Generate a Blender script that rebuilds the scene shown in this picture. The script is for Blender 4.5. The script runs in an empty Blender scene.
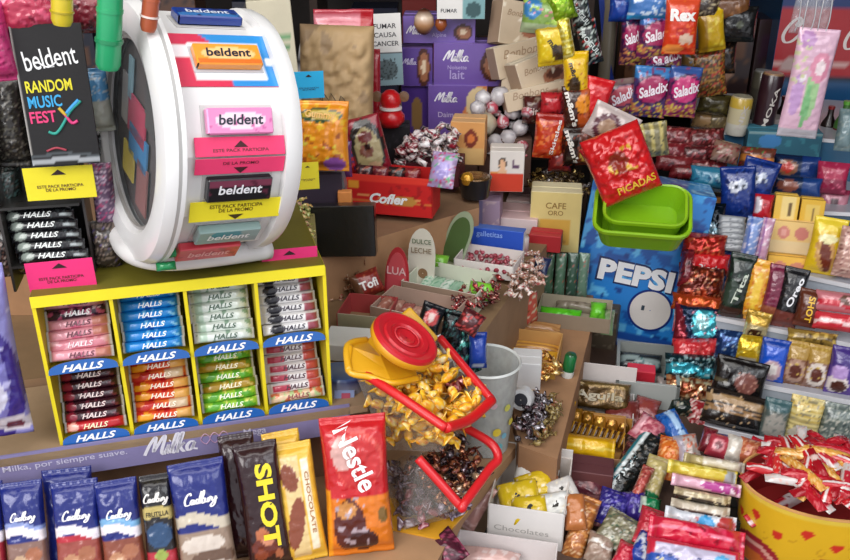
import bpy, math, random
import numpy as np
from math import radians as R, sin, cos, pi
from mathutils import Vector, Matrix
SC = bpy.context.scene
COL = SC.collection
rnd = random.Random(7)
# ---------------------------------------------------------------- camera
F = 900.0; PIT = R(25); CAM = Vector((0, 0, 1.6))
cd = bpy.data.cameras.new('camera'); cam = bpy.data.objects.new('camera', cd); COL.objects.link(cam)
cam.location = CAM; cam.rotation_euler = (pi/2 - PIT, 0, 0)
cd.sensor_width = 36; cd.lens = 36*F/850; cd.clip_start = .01
cd.dof.use_dof = False
SC.camera = cam
FW = Vector((0, cos(PIT), -sin(PIT))); UP = Vector((0, sin(PIT), cos(PIT)))
def ray(px, py):
    return FW + Vector((1, 0, 0))*((px-425)/F) + UP*((280-py)/F)
def at(px, py, Y=None, z=None):
    d = ray(px, py)
    t = Y/d.y if Y is not None else (z-CAM.z)/d.z
    return CAM + d*t
def proj(p):
    q = p-CAM; w = q.dot(FW)
    return Vector((425+F*q.x/w, 280-F*q.dot(UP)/w))
def rot(yaw=0, lean=0, roll=0):
    return (Matrix.Rotation(R(yaw), 4, 'Z') @ Matrix.Rotation(-R(lean), 4, 'X') @ Matrix.Rotation(R(roll), 4, 'Y'))
def size(p, M, w, h):
    e = .001
    x = M.to_3x3() @ Vector((1, 0, 0)); u = M.to_3x3() @ Vector((0, 0, 1))
    a = (proj(p+x*e)-proj(p-x*e)).length/(2*e); b = (proj(p+u*e)-proj(p-u*e)).length/(2*e)
    return w/a, h/b
# ---------------------------------------------------------------- materials
def lin(c):
    if isinstance(c, str): c = tuple(int(c[i:i+2], 16)/255 for i in (0, 2, 4))
    return tuple((v/12.92 if v <= .04045 else ((v+.055)/1.055)**2.4) for v in c)
def rgb(c):
    return np.array(lin(c)) if isinstance(c, str) else np.array(c)
MATS = {}
KINDS = {  # rough, metallic, coat, bump strength, bump scale, grime
 'card': (.62, 0, .05, .06, 220, .10), 'gloss': (.30, 0, .5, .10, 90, .08), 'wrap': (.26, .05, .5, .45, 55, .10),
 'foil': (.22, .55, .3, .8, 60, .12), 'plastic': (.33, 0, .35, .03, 60, .05), 'matte': (.85, 0, 0, .25, 60, .2), 'kraft': (.8, 0, 0, .25, 30, .22)}
def paint(kind):
    if kind in MATS: return MATS[kind]
    ro, me, co, bs, sc, gr = KINDS[kind]
    m = bpy.data.materials.new('painted_'+kind); m.use_nodes = True
    n = m.node_tree; b = n.nodes['Principled BSDF']; L = n.links
    a = n.nodes.new('ShaderNodeAttribute'); a.attribute_name = 'Col'
    tc = n.nodes.new('ShaderNodeTexCoord')
    no = n.nodes.new('ShaderNodeTexNoise'); no.inputs['Scale'].default_value = sc; no.inputs['Detail'].default_value = 3
    L.new(tc.outputs['Object'], no.inputs['Vector'])
    bp = n.nodes.new('ShaderNodeBump'); bp.inputs['Strength'].default_value = bs; bp.inputs['Distance'].default_value = .004
    L.new(no.outputs['Fac'], bp.inputs['Height']); L.new(bp.outputs['Normal'], b.inputs['Normal'])
    n2 = n.nodes.new('ShaderNodeTexNoise'); n2.inputs['Scale'].default_value = 18; n2.inputs['Detail'].default_value = 4
    L.new(tc.outputs['Object'], n2.inputs['Vector'])
    mr = n.nodes.new('ShaderNodeMapRange'); mr.inputs['To Min'].default_value = 1-gr*1.6; mr.inputs['To Max'].default_value = 1+gr
    L.new(n2.outputs['Fac'], mr.inputs['Value'])
    mx = n.nodes.new('ShaderNodeVectorMath'); mx.operation = 'SCALE'
    L.new(a.outputs['Color'], mx.inputs[0]); L.new(mr.outputs['Result'], mx.inputs['Scale'])
    L.new(mx.outputs['Vector'], b.inputs['Base Color'])
    b.inputs['Roughness'].default_value = ro; b.inputs['Metallic'].default_value = me; b.inputs['Coat Weight'].default_value = co
    b.inputs['Coat Roughness'].default_value = .15
    MATS[kind] = m; return m
def clear(name, col, alpha, rough=.15):
    k = 'clear_'+name
    if k in MATS: return MATS[k]
    m = bpy.data.materials.new(k); m.use_nodes = True; b = m.node_tree.nodes['Principled BSDF']
    b.inputs['Base Color'].default_value = (*lin(col), 1); b.inputs['Roughness'].default_value = rough
    b.inputs['Coat Weight'].default_value = .4
    no = m.node_tree.nodes.new('ShaderNodeTexNoise'); no.inputs['Scale'].default_value = 9
    mr = m.node_tree.nodes.new('ShaderNodeMapRange'); mr.inputs['To Min'].default_value = alpha*.6; mr.inputs['To Max'].default_value = alpha*1.4
    m.node_tree.links.new(no.outputs['Fac'], mr.inputs['Value']); m.node_tree.links.new(mr.outputs['Result'], b.inputs['Alpha'])
    MATS[k] = m; return m
# ---------------------------------------------------------------- objects
def tag(o, label=None, cat=None, group=None, kind=None):
    if label: o['label'] = label
    if cat: o['category'] = cat
    if group: o['group'] = group
    if kind: o['kind'] = kind
    return o
def empty(name, M, label, cat, group=None):
    o = bpy.data.objects.new(name, None); COL.objects.link(o); o.empty_display_size = .02
    o.matrix_world = M; return tag(o, label, cat, group)
def mesh(name, V, Fc, cols='808080', mat='card', smooth=False):
    """V list/array verts, Fc faces, cols: one colour, or array per vertex (linear), or list per face"""
    me = bpy.data.meshes.new(name)
    me.from_pydata([tuple(v) for v in V], [], [tuple(f) for f in Fc]); me.update()
    me.materials.append(mat if not isinstance(mat, str) else paint(mat))
    nl = len(me.loops)
    at_ = me.color_attributes.new('Col', 'FLOAT_COLOR', 'CORNER')
    buf = np.ones((nl, 4), dtype=np.float32)
    if isinstance(cols, str): buf[:, :3] = lin(cols)
    elif isinstance(cols, list):
        k = 0
        cc = {c: lin(c) for c in set(cols)}
        for p, c in zip(me.polygons, cols): buf[k:k+p.loop_total, :3] = cc[c]; k += p.loop_total
    else:
        vi = np.empty(nl, dtype=np.int32); me.loops.foreach_get('vertex_index', vi); buf[:, :3] = np.asarray(cols)[vi]
    at_.data.foreach_set('color', buf.ravel())
    if smooth: me.polygons.foreach_set('use_smooth', [True]*len(me.polygons))
    return me
def obj(name, me, parent=None, M=None):
    o = bpy.data.objects.new(name, me); COL.objects.link(o)
    if parent: o.parent = parent
    if M is not None: o.matrix_local = M
    return o
def dup(o, M=None, label=None, group=None, parent=None):
    c = o.copy(); COL.objects.link(c)
    if parent: c.parent = parent
    if M is not None: c.matrix_world = M
    if label: c['label'] = label
    if group: c['group'] = group
    for ch in o.children: dup(ch, parent=c)
    return c
T = Matrix.Translation
# ---------------------------------------------------------------- painting (base colour graphics)
def vn(u, v, s=0):
    r = random.Random(s); o = 0
    for k in range(5):
        a = r.uniform(0, 6.28); f = r.uniform(.6, 1.9); p = r.uniform(0, 6.28)
        o = o+np.sin((u*cos(a)+v*sin(a))*f*6.28+p+1.3*np.sin((v*cos(a)-u*sin(a))*f*4+p))
    return o/5
def pnt(u, v, base, Ls=(), asp=1.0):
    c = np.tile(rgb(base), (len(u), 1)).astype(float)
    for L in Ls:
        k = L[0]
        if k == 'r': m = (u >= L[1])&(u <= L[2])&(v >= L[3])&(v <= L[4]); cc = L[5]
        elif k == 'e':
            a = R(L[6]) if len(L) > 6 else 0; du = u-L[1]; dv = (v-L[2])*asp
            x = du*cos(a)+dv*sin(a); y = -du*sin(a)+dv*cos(a)
            m = (x/L[3])**2+(y/(L[4]*asp))**2 <= 1; cc = L[5]
        elif k == 'd': m = L[1]*u+L[2]*v > L[3]; cc = L[4]
        elif k == 'n': m = vn(u*L[1], v*L[1]*asp, L[3] if len(L) > 3 and isinstance(L[3], int) else 1) > L[2]; cc = L[-1]
        elif k == 's': m = ((u if L[1] == 'u' else v)*L[2] % 1) < L[3]; cc = L[4]
        elif k == 'w': q = v-L[3]*np.sin(u*6.28*L[4]); m = (q >= L[1])&(q <= L[2]); cc = L[5]
        elif k == 'x':   # noise inside rect
            m = (u >= L[1])&(u <= L[2])&(v >= L[3])&(v <= L[4])&(vn(u*L[5], v*L[5]*asp, int(L[5])) > L[6]); cc = L[7]
        elif k == 't':   # random speckle inside rect
            rr = np.random.RandomState(3).rand(len(u)); m = (u >= L[1])&(u <= L[2])&(v >= L[3])&(v <= L[4])&(rr < L[5]); cc = L[6]
        c[m] = rgb(cc)
    return c
# ---------------------------------------------------------------- lettering
TXT = {}
def text_geo(s, bold=.012, shear=0.0, sp=1.0):
    k = (s, bold, shear, sp)
    if k in TXT: return TXT[k]
    cu = bpy.data.curves.new('lettering', 'FONT'); cu.body = s; cu.offset = bold; cu.shear = shear; cu.resolution_u = 3
    cu.space_character = sp; cu.align_x = 'CENTER'; cu.space_line = .85
    o = bpy.data.objects.new('lettering', cu); COL.objects.link(o)
    dg = bpy.context.evaluated_depsgraph_get(); me = bpy.data.meshes.new_from_object(o.evaluated_get(dg))
    V = np.array([v.co[:2] for v in me.vertices]); Fc = [tuple(p.vertices) for p in me.polygons]
    bpy.data.objects.remove(o); bpy.data.meshes.remove(me)
    lo, hi = V.min(0), V.max(0); V = (V-(lo+hi)/2)/(hi[0]-lo[0])
    TXT[k] = (V, Fc); return TXT[k]
def smoothline(pts, n=6):
    out = []
    P = [pts[0]]+list(pts)+[pts[-1]]
    for i in range(1, len(P)-2):
        a, b, c, d = (np.array(P[i+j-1], float) for j in range(4))
        for k in range(n):
            t = k/n; out.append(.5*((2*b)+(c-a)*t+(2*a-5*b+4*c-d)*t*t+(-a+3*b-3*c+d)*t**3))
    out.append(np.array(P[-2], float)); return np.array(out)
SCRIPT = {
 'Milka': ([[(0,.1),(.08,.6),(.17,.95),(.2,.9),(.17,.3),(.2,.35),(.34,.95),(.38,.9),(.33,.2),(.38,.02)], [(.38,.02),(.44,.35),(.46,.5),(.44,.15),(.48,.05)], [(.48,.05),(.58,.5),(.64,.95),(.6,1.0),(.55,.5),(.55,.1),(.6,.02)],
   [(.62,.02),(.68,.5),(.73,.98),(.7,.98),(.65,.4),(.64,0)], [(.65,.25),(.78,.5),(.7,.3),(.76,.05),(.8,.05)], [(.98,.42),(.9,.5),(.83,.3),(.85,.06),(.92,.1),(.98,.45),(.95,.15),(1.05,.05)], [(.47,.68),(.49,.72)]], .45, .035),
 'Cadbury': ([[(.2,.75),(.17,.95),(.08,.8),(.02,.4),(.06,.08),(.18,.1)], [(.3,.4),(.24,.42),(.2,.2),(.26,.1),(.31,.42),(.31,.12),(.35,.12)], [(.46,.4),(.4,.42),(.36,.2),(.42,.1),(.47,.4),(.53,.98),(.48,.5),(.47,.12),(.51,.12)],
   [(.51,.12),(.6,.7),(.6,1),(.55,.6),(.56,.12),(.63,.12),(.64,.4),(.58,.4)], [(.66,.42),(.65,.15),(.72,.15),(.75,.42),(.74,.12),(.78,.12)], [(.78,.12),(.81,.45),(.83,.4),(.87,.42)], [(.87,.42),(.88,.15),(.95,.2),(.99,.42),(.96,-.1),(.88,-.3),(.84,-.15),(1.03,.3)]], .42, .034),
 'Coca': ([[(.3,.95),(.24,.75),(.3,.7),(.34,.9),(.24,1.05),(.08,.75),(.0,.3),(.08,0),(.25,.05),(.42,.45)], [(.5,.5),(.42,.35),(.42,.05),(.5,.02),(.56,.3),(.52,.5),(.5,.4),(.66,.45)], [(.8,.42),(.72,.5),(.64,.2),(.7,0),(.8,.1)], [(.97,.45),(.9,.5),(.83,.25),(.86,.02),(.93,.1),(.99,.48),(.96,.1),(1.04,.08)]], .55, .04),
 'Cola': ([[(.32,.95),(.26,.75),(.32,.7),(.38,.95),(.28,1.1),(.08,.75),(.0,.3),(.08,0),(.3,.1)], [(.5,.5),(.42,.35),(.42,.05),(.5,.02),(.56,.3),(.52,.5),(.5,.4),(.62,.45)], [(.62,.4),(.76,1),(.72,1.02),(.66,.5),(.68,.02),(.78,.1)], [(.97,.45),(.9,.5),(.83,.25),(.86,.02),(.93,.1),(.99,.48),(.96,.1),(1.04,.08)]], .6, .04)}
def script_geo(name):
    k = '~'+name
    if k in TXT: return TXT[k]
    st, asp, wd = SCRIPT[name]; V = []; Fc = []
    for s in st:
        p = smoothline([(x+y*.08, y*asp) for x, y in s]); d = np.gradient(p, axis=0); L = np.hypot(d[:, 0], d[:, 1])+1e-9
        nx = -d[:, 1]/L; ny = d[:, 0]/L; w = wd*(.35+.55*np.abs(d[:, 1])/L+.1)
        b = len(V)
        for i in range(len(p)):
            V += [(p[i, 0]+nx[i]*w[i], p[i, 1]+ny[i]*w[i]), (p[i, 0]-nx[i]*w[i], p[i, 1]-ny[i]*w[i])]
        Fc += [(b+2*i+1, b+2*i+3, b+2*i+2, b+2*i) for i in range(len(p)-1)]
    V = np.array(V); lo, hi = V.min(0), V.max(0); V = (V-(lo+hi)/2)/(hi[0]-lo[0])
    TXT[k] = (V, Fc); return TXT[k]
def letters(parent, s, x, z, w, col='ffffff', rotd=0, hf=None, shear=0., bold=.012, h=None, sp=1.0, name='lettering', M=None, kind='gloss', eps=.0006):
    V, Fc = script_geo(s[1:]) if s[0] == '~' else text_geo(s, bold, shear, sp)
    V = V*w
    if h:
        hh = V[:, 1].max()-V[:, 1].min(); V = V*np.array([1, h/hh])
    a = R(rotd); X = V[:, 0]*cos(a)-V[:, 1]*sin(a)+x; Z = V[:, 0]*sin(a)+V[:, 1]*cos(a)+z
    Y = -(hf(X, Z) if hf else 0*X)-eps
    me = mesh(name, np.stack([X, Y, Z], 1), Fc, col, kind)
    return obj(name, me, parent, M)
# ---------------------------------------------------------------- shapes
def pack_me(name, w, h, t, base, Ls=(), mat='wrap', seed=0, nu=20, nv=28, ends='v', seal=.06, puff=2.5, crk=.12, sealcol=None, x0=None):
    """filled wrapper: puffed front, crimped ends. local: x width, z height, centred, front -y"""
    u = np.linspace(0, 1, nu); v = np.linspace(0, 1, nv); U, W = np.meshgrid(u, v); U = U.ravel(); W = W.ravel()
    H = puff_h(U, W, t, ends, seal, puff)
    H = H*(1+crk*vn(U*3, W*3*h/w, seed)+crk*.7*vn(U*7, W*7*h/w, seed+5))
    e = (np.abs(2*W-1) > 1-2*seal) if ends == 'v' else (np.abs(2*U-1) > 1-2*seal)
    if ends == 'n': e = e & False
    H = H+np.where(e, .0006*np.sin((U if ends == 'v' else W)*200), 0)
    wob = .012*vn(U*2, W*2, seed+9)
    pin = 1-.05*np.sin(pi*W)**2 if ends == 'v' else 1+0*W
    X = (U-.5)*w*pin*(1+wob*.5); Z = (W-.5)*h*(1+wob*.5)
    V = np.stack([X, -H, Z], 1); cols = pnt(U, W, base, Ls, h/w)
    if sealcol: cols[e] = rgb(sealcol)
    Fc = [(j*nu+i, j*nu+i+1, (j+1)*nu+i+1, (j+1)*nu+i) for j in range(nv-1) for i in range(nu-1)]
    # back skin
    back = V.copy(); back[:, 1] = H*.35+.0003; N = nu*nv
    fb = [(N+j*nu+i, N+(j+1)*nu+i, N+(j+1)*nu+i+1, N+j*nu+i+1) for j in range(nv-1) for i in range(nu-1)]
    bd = [i for i in range(nu)]+[j*nu+nu-1 for j in range(1, nv)]+[(nv-1)*nu+i for i in range(nu-2, -1, -1)]+[j*nu for j in range(nv-2, 0, -1)]
    fs = [(bd[k], N+bd[k], N+bd[(k+1) % len(bd)], bd[(k+1) % len(bd)]) for k in range(len(bd))]
    return mesh(name, np.vstack([V, back]), Fc+fb+fs, np.vstack([cols, cols]), mat, True)
def puff_h(U, W, t, ends, seal, puff):
    a = np.clip(1-np.abs(2*U-1)**puff, 0, 1)**.5; b = np.clip(1-np.abs(2*W-1)**puff, 0, 1)**.5
    if ends == 'v': b = np.clip(1-(np.abs(2*W-1)/(1-2*seal))**(puff*1.2), 0, 1)**.5
    if ends == 'u': a = np.clip(1-(np.abs(2*U-1)/(1-2*seal))**(puff*1.2), 0, 1)**.5
    return t*a*b+.0005
def pk(name, label, cat, cx, cy, w, h, Y=None, z=None, yaw=0, lean=15, roll=0, t=.012, base='c02020', L=(), tx=(), mat='wrap', anchor='c', group=None, seed=None, ends='v', seal=.06, puff=2.5, crk=.12, sealcol=None, real=None, res=1.0):
    """a filled wrapper standing / lying where the ray through the photo point meets the plane Y or z"""
    p = at(cx, cy, Y, z); M = rot(yaw, lean, roll)
    wm, hm = size(p, M, w, h)
    if real: wm, hm = real
    if anchor == 'b': p = p+M.to_3x3() @ Vector((0, 0, hm/2))
    if seed is None: seed = int(cx*7+cy*13) % 997
    nu = int(min(44, max(8, w*.55*res))); nv = int(min(56, max(8, h*.55*res)))
    me = pack_me(name, wm, hm, t, base, L, mat, seed, nu, nv, ends, seal, puff, crk, sealcol)
    o = obj(name, me, None, T(p) @ M); tag(o, label, cat, group)
    hf = lambda X, Z: puff_h(np.clip(X/wm+.5, 0, 1), np.clip(Z/hm+.5, 0, 1), t, ends, seal, puff)*(1+crk*.5)
    for q in tx:
        d = dict(q[4]) if len(q) > 4 else {}
        letters(o, q[0], (q[1]-.5)*wm, (q[2]-.5)*hm, q[3]*wm, hf=hf, **({**d, 'h': d['h']} if 'h' in d else d))
    return o
def box_geo(x0, x1, y0, y1, z0, z1):
    V = [(x, y, z) for z in (z0, z1) for y in (y0, y1) for x in (x0, x1)]
    return V, [(0, 2, 3, 1), (4, 5, 7, 6), (0, 1, 5, 4), (1, 3, 7, 5), (3, 2, 6, 7), (2, 0, 4, 6)]
def boxes(name, bl, col='808080', mat='card', parent=None, M=None, bevel=0):
    V = []; Fc = []; cl = []
    for b in bl:
        v, f = box_geo(*b[:6]); k = len(V); V += v; Fc += [tuple(i+k for i in q) for q in f]; cl += [b[6] if len(b) > 6 else col]*6
    o = obj(name, mesh(name, V, Fc, cl, mat), parent, M)
    if bevel:
        m = o.modifiers.new('bevel', 'BEVEL'); m.width = bevel; m.segments = 2; m.limit_method = 'ANGLE'
    return o
def carton_me(name, w, h, d, front, top, side, L=(), LT=(), mat='card', res=24, bev=.0012, LS=()):
    """closed carton, origin bottom-centre of the front face; painted faces, rounded edges"""
    V = []; Fc = []; C = []
    def grid(o, a, b, na, nb, base, Ls):
        u = np.linspace(0, 1, na); v = np.linspace(0, 1, nb); U, W = np.meshgrid(u, v); U = U.ravel(); W = W.ravel()
        k = sum(len(q) for q in V)
        V.append(np.array(o)+np.outer(U, a)+np.outer(W, b)); C.append(pnt(U, W, base, Ls, np.linalg.norm(b)/np.linalg.norm(a)))
        Fc.extend([(k+j*na+i, k+j*na+i+1, k+(j+1)*na+i+1, k+(j+1)*na+i) for j in range(nb-1) for i in range(na-1)])
    e = bev; nv_ = max(3, int(res*h/w)) if h < w*2 else res*2
    grid((-w/2+e, 0, e), (w-2*e, 0, 0), (0, 0, h-2*e), res, min(60, nv_), front, L)
    grid((-w/2+e, e, h), (w-2*e, 0, 0), (0, d-2*e, 0), res if LT else 3, res if LT else 3, top, LT)
    grid((w/2, e, e), (0, d-2*e, 0), (0, 0, h-2*e), res if LS else 3, res if LS else 3, side, LS)
    grid((-w/2, d-e, e), (0, -(d-2*e), 0), (0, 0, h-2*e), 3, 3, side, ())
    grid((w/2-e, d, e), (-(w-2*e), 0, 0), (0, 0, h-2*e), 3, 3, front, ())
    grid((-w/2+e, d-e, 0), (w-2*e, 0, 0), (0, -(d-2*e), 0), 3, 3, side, ())
    # bevel strips
    x0, x1 = -w/2, w/2; k = sum(len(q) for q in V)
    P = [(x0+e,0,e),(x1-e,0,e),(x1-e,0,h-e),(x0+e,0,h-e),(x0+e,e,h),(x1-e,e,h),(x1,e,h-e),(x1,e,e),(x0,e,h-e),(x0,e,e),(x0+e,d-e,h),(x1-e,d-e,h),(x1,d-e,h-e),(x0,d-e,h-e),(x1-e,d,h-e),(x0+e,d,h-e),(x0+e,e,0),(x1-e,e,0)]
    V.append(np.array(P)); C.append(np.tile((rgb(front)+rgb(top))*.5, (len(P), 1)))
    for f in [(3,2,5,4),(1,7,6,2),(0,3,8,9),(5,6,12,11),(4,10,13,8),(2,6,5),(3,4,8),(11,14,15,10),(0,16,17,1)]: Fc.append(tuple(k+i for i in f))
    return mesh(name, np.vstack(V), Fc, np.vstack(C), mat)
def bx(name, label, cat, cx, cy, w, h, d, Y=None, z=None, yaw=0, lean=0, roll=0, base='ffffff', top=None, side=None, L=(), LT=(), LS=(), tx=(), mat='card', group=None, anchor='b', real=None, res=None, seam=True):
    p = at(cx, cy, Y, z); M = rot(yaw, lean, roll); wm, hm = size(p, M, w, h)
    if real: wm, hm = real
    if anchor == 'c': p = p-M.to_3x3() @ Vector((0, 0, hm/2))
    me = carton_me(name, wm, hm, d, base, top or base, side or base, L, LT, mat, res or int(min(50, max(8, w*.6))), LS=LS)
    o = obj(name, me, None, T(p) @ M); tag(o, label, cat, group)
    for q in tx:
        e = dict(q[4]) if len(q) > 4 else {}
        letters(o, q[0], (q[1]-.5)*wm, q[2]*hm, q[3]*wm, **e)
    if seam and d > .03:
        boxes('lid_flap', [(-wm/2+.002, wm/2-.002, d*.48, d*.98, hm, hm+.0012)], top or base, mat, o)
    return o
def tray(name, label, cat, cx, cy, w, h, d, Y=None, z=None, yaw=0, lean=0, col='f0eee8', inner=None, back=0, backcol=None, mat='card', tk=.0018, group=None, roll=0, L=(), tx=(), backL=(), backtx=(), front=None):
    """open display box: front/side walls, floor, optional raised back card"""
    p = at(cx, cy, Y, z); M = rot(yaw, lean, roll); wm, hm = size(p, M, w, h)
    o = empty(name, T(p) @ M, label, cat, group)
    boxes('side_wall', [(-wm/2, -wm/2+tk, 0, d, 0, hm), (wm/2-tk, wm/2, 0, d, 0, hm), (-wm/2+tk, wm/2-tk, d-tk, d, 0, hm)], inner or col, mat, o)
    boxes('bottom', [(-wm/2+tk, wm/2-tk, tk, d-tk, 0, tk)], inner or col, mat, o)
    f = obj('front_wall', carton_me('front_wall', wm-.0002, hm, tk, front or col, col, col, L, (), mat, int(min(50, max(8, w*.6))), .0003), o)
    for q in tx:
        e = dict(q[4]) if len(q) > 4 else {}
        letters(f, q[0], (q[1]-.5)*wm, q[2]*hm, q[3]*wm, **e)
    if back:
        bh = size(p, M, w, back)[1]
        b = obj('back_card', carton_me('back_card', wm, bh, .002, backcol or col, backcol or col, backcol or col, backL, (), mat, int(min(50, max(8, w*.6))), .0003), o, T((0, d, 0)))
        for q in backtx:
            e = dict(q[4]) if len(q) > 4 else {}
            letters(b, q[0], (q[1]-.5)*wm, q[2]*bh, q[3]*wm, **e)
    return o
def lathe_geo(prof, n=32, axis='z', cap=True):
    V = []; Fc = []
    for r, h in prof:
        for i in range(n):
            a = 2*pi*i/n; V.append((r*cos(a), r*sin(a), h) if axis == 'z' else (h, r*sin(a), r*cos(a)))
    m = len(prof)
    for j in range(m-1):
        for i in range(n):
            q = (j*n+i, j*n+(i+1) % n, (j+1)*n+(i+1) % n, (j+1)*n+i); Fc.append(q if axis == 'z' else q[::-1])
    if cap: Fc += [tuple(range(n))[::-1], tuple(range((m-1)*n, m*n))]
    return V, Fc
def lathe(name, prof, col='808080', mat='plastic', parent=None, M=None, n=32, axis='z', cap=True, cols=None, smooth=True):
    V, Fc = lathe_geo(prof, n, axis, cap)
    c = col
    if cols: c = np.repeat(np.array([lin(x) for x in cols]), n, axis=0)
    o = obj(name, mesh(name, V, Fc, c, mat, smooth), parent, M)
    if smooth:
        try: o.data.set_sharp_from_angle(angle=R(40))
        except Exception: pass
    return o
def tube_geo(pts, r, closed=False, n=10, sub=5):
    pts = [Vector(p) for p in pts]
    if sub > 1:
        P = ([pts[-1]]+pts+pts[:2]) if closed else ([pts[0]]+pts+[pts[-1]]); out = []
        for i in range(1, len(P)-2):
            a, b, c, d = P[i-1:i+3]
            for k in range(sub):
                t = k/sub; out.append(.5*((2*b)+(c-a)*t+(2*a-5*b+4*c-d)*t*t+(-a+3*b-3*c+d)*t**3))
        if not closed: out.append(P[-2])
        pts = out
    V = []; Fc = []; m = len(pts); prev = None
    for i, p in enumerate(pts):
        d = (pts[(i+1) % m]-pts[i-1]) if closed or 0 < i < m-1 else (pts[1]-pts[0] if i == 0 else pts[-1]-pts[-2])
        d.normalize()
        if prev is None: prev = d.orthogonal().normalized()
        prev = (prev-d*prev.dot(d)).normalized(); q = d.cross(prev)
        rr = r if not callable(r) else r(i/(m-1))
        for k in range(n):
            a = 2*pi*k/n; V.append(p+prev*cos(a)*rr+q*sin(a)*rr)
    for i in range(m if closed else m-1):
        for k in range(n):
            Fc.append((i*n+k, ((i+1) % m)*n+k, ((i+1) % m)*n+(k+1) % n, i*n+(k+1) % n))
    if not closed: Fc += [tuple(range(n)), tuple(range((m-1)*n, m*n))[::-1]]
    return V, Fc
def tube(name, pts, r, col, mat='plastic', parent=None, closed=False, n=10, sub=5):
    V, Fc = tube_geo(pts, r, closed, n, sub)
    return obj(name, mesh(name, V, Fc, col, mat, True), parent)
def prism(name, poly, z0, z1, col, mat='card', parent=None, M=None, topcol=None):
    n = len(poly); V = [(x, y, z0) for x, y in poly]+[(x, y, z1) for x, y in poly]
    Fc = [tuple(range(n))[::-1], tuple(range(n, 2*n))]+[(i, (i+1) % n, n+(i+1) % n, n+i) for i in range(n)]
    return obj(name, mesh(name, V, Fc, [col, topcol or col]+[col]*n, mat), parent, M)
def facecard(name, poly, th, col, mat='card', parent=None, M=None, front=None):
    """flat die-cut card in the x-z plane, front at y=0"""
    n = len(poly); V = [(x, 0, z) for x, z in poly]+[(x, th, z) for x, z in poly]
    Fc = [tuple(range(n)), tuple(range(n, 2*n))[::-1]]+[(i, n+i, n+(i+1) % n, (i+1) % n) for i in range(n)]
    return obj(name, mesh(name, V, Fc, [front or col]+[col]*(n+1), mat), parent, M)
def soup(name, quads, col='808080', mat='plastic', parent=None, M=None, smooth=False):
    V = []; Fc = []
    for q in quads: Fc.append(tuple(range(len(V), len(V)+len(q)))); V += list(q)
    return obj(name, mesh(name, V, Fc, col, mat, smooth), parent, M)
# ---------------------------------------------------------------- sweets
CM = {}
def candy_me(c1, c2, c3, kind='twist', mat='wrap', s=0):
    k = (c1, c2, c3, kind, mat, s)
    if k in CM: return CM[k]
    V = []; Fc = []; C = []; n = 12
    rr = random.Random(s)
    if kind == 'twist':
        prof = [(-1.0, .02, .42), (-.82, .05, .50), (-.66, .07, .34), (-.52, .12, .12), (-.45, .24, .24), (-.3, .34, .34), (0, .38, .38), (.3, .34, .34), (.45, .24, .24), (.52, .12, .12), (.66, .07, .34), (.82, .05, .50), (1.0, .02, .42)]
    elif kind == 'ball':
        prof = [(-.5, .02, .02), (-.46, .2, .2), (-.33, .38, .38), (0, .5, .5), (.33, .38, .38), (.46, .2, .2), (.56, .1, .13), (.7, .25, .3), (.78, .3, .36)]
    else:
        prof = [(-.8, .03, .42), (-.62, .1, .40), (-.5, .30, .40), (-.2, .36, .42), (.2, .36, .42), (.5, .30, .40), (.62, .1, .40), (.8, .03, .42)]
    for j, (x, a, b) in enumerate(prof):
        for i in range(n):
            t = 2*pi*i/n; w = 1+.13*rr.uniform(-1, 1)
            if abs(x) > .6 and kind != 'pillow': w += .25*((i % 2)-.5)
            V.append((x*.012, a*w*cos(t)*.012, b*w*sin(t)*.012))
            q = rr.random(); C.append(lin(c2 if q < .25 else (c3 if q < .4 else c1)))
    m = len(prof)
    Fc = [(j*n+i, (j+1)*n+i, (j+1)*n+(i+1) % n, j*n+(i+1) % n) for j in range(m-1) for i in range(n)]+[tuple(range(n)), tuple(range((m-1)*n, m*n))[::-1]]
    CM[k] = mesh('wrapped_sweet', V, Fc, np.array(C), mat, True); return CM[k]
def pile(pts, n, variants, label, group, scale=1.0, name='wrapped_sweet', cat='sweet', seed=1, kind='twist', mat='wrap', jz=.008, flat=False):
    """pts: quadrilateral of world points (a,b,c,d); n sweets scattered over it in a loose heap"""
    rr = random.Random(seed); a, b, c, d = [Vector(p) for p in pts]; k = 0; got = []
    tries = 0
    while len(got) < n and tries < n*40:
        tries += 1
        u, v = rr.random(), rr.random(); p = (a*(1-u)+b*u)*(1-v)+(d*(1-u)+c*u)*v
        p.z += rr.uniform(0, jz)
        if any((p-q).length < .0135*scale for q in got) and tries < n*30: continue
        got.append(p)
        c3 = variants[rr.randrange(len(variants))]
        M = T(p) @ Matrix.Rotation(rr.uniform(0, 6.28), 4, 'Z') @ Matrix.Rotation(rr.uniform(-.5, .5) if not flat else 0, 4, 'Y') @ Matrix.Rotation(rr.uniform(0, 6.28), 4, 'X') @ Matrix.Scale(scale*rr.uniform(.9, 1.1), 4)
        o = obj(name, candy_me(*c3, kind=kind, mat=mat, s=rr.randrange(3)), None, M)
        tag(o, label, cat, group)
ORD = ['first', 'second', 'third', 'fourth', 'fifth', 'sixth', 'seventh', 'eighth', 'ninth', 'tenth', 'eleventh', 'twelfth']
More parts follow.
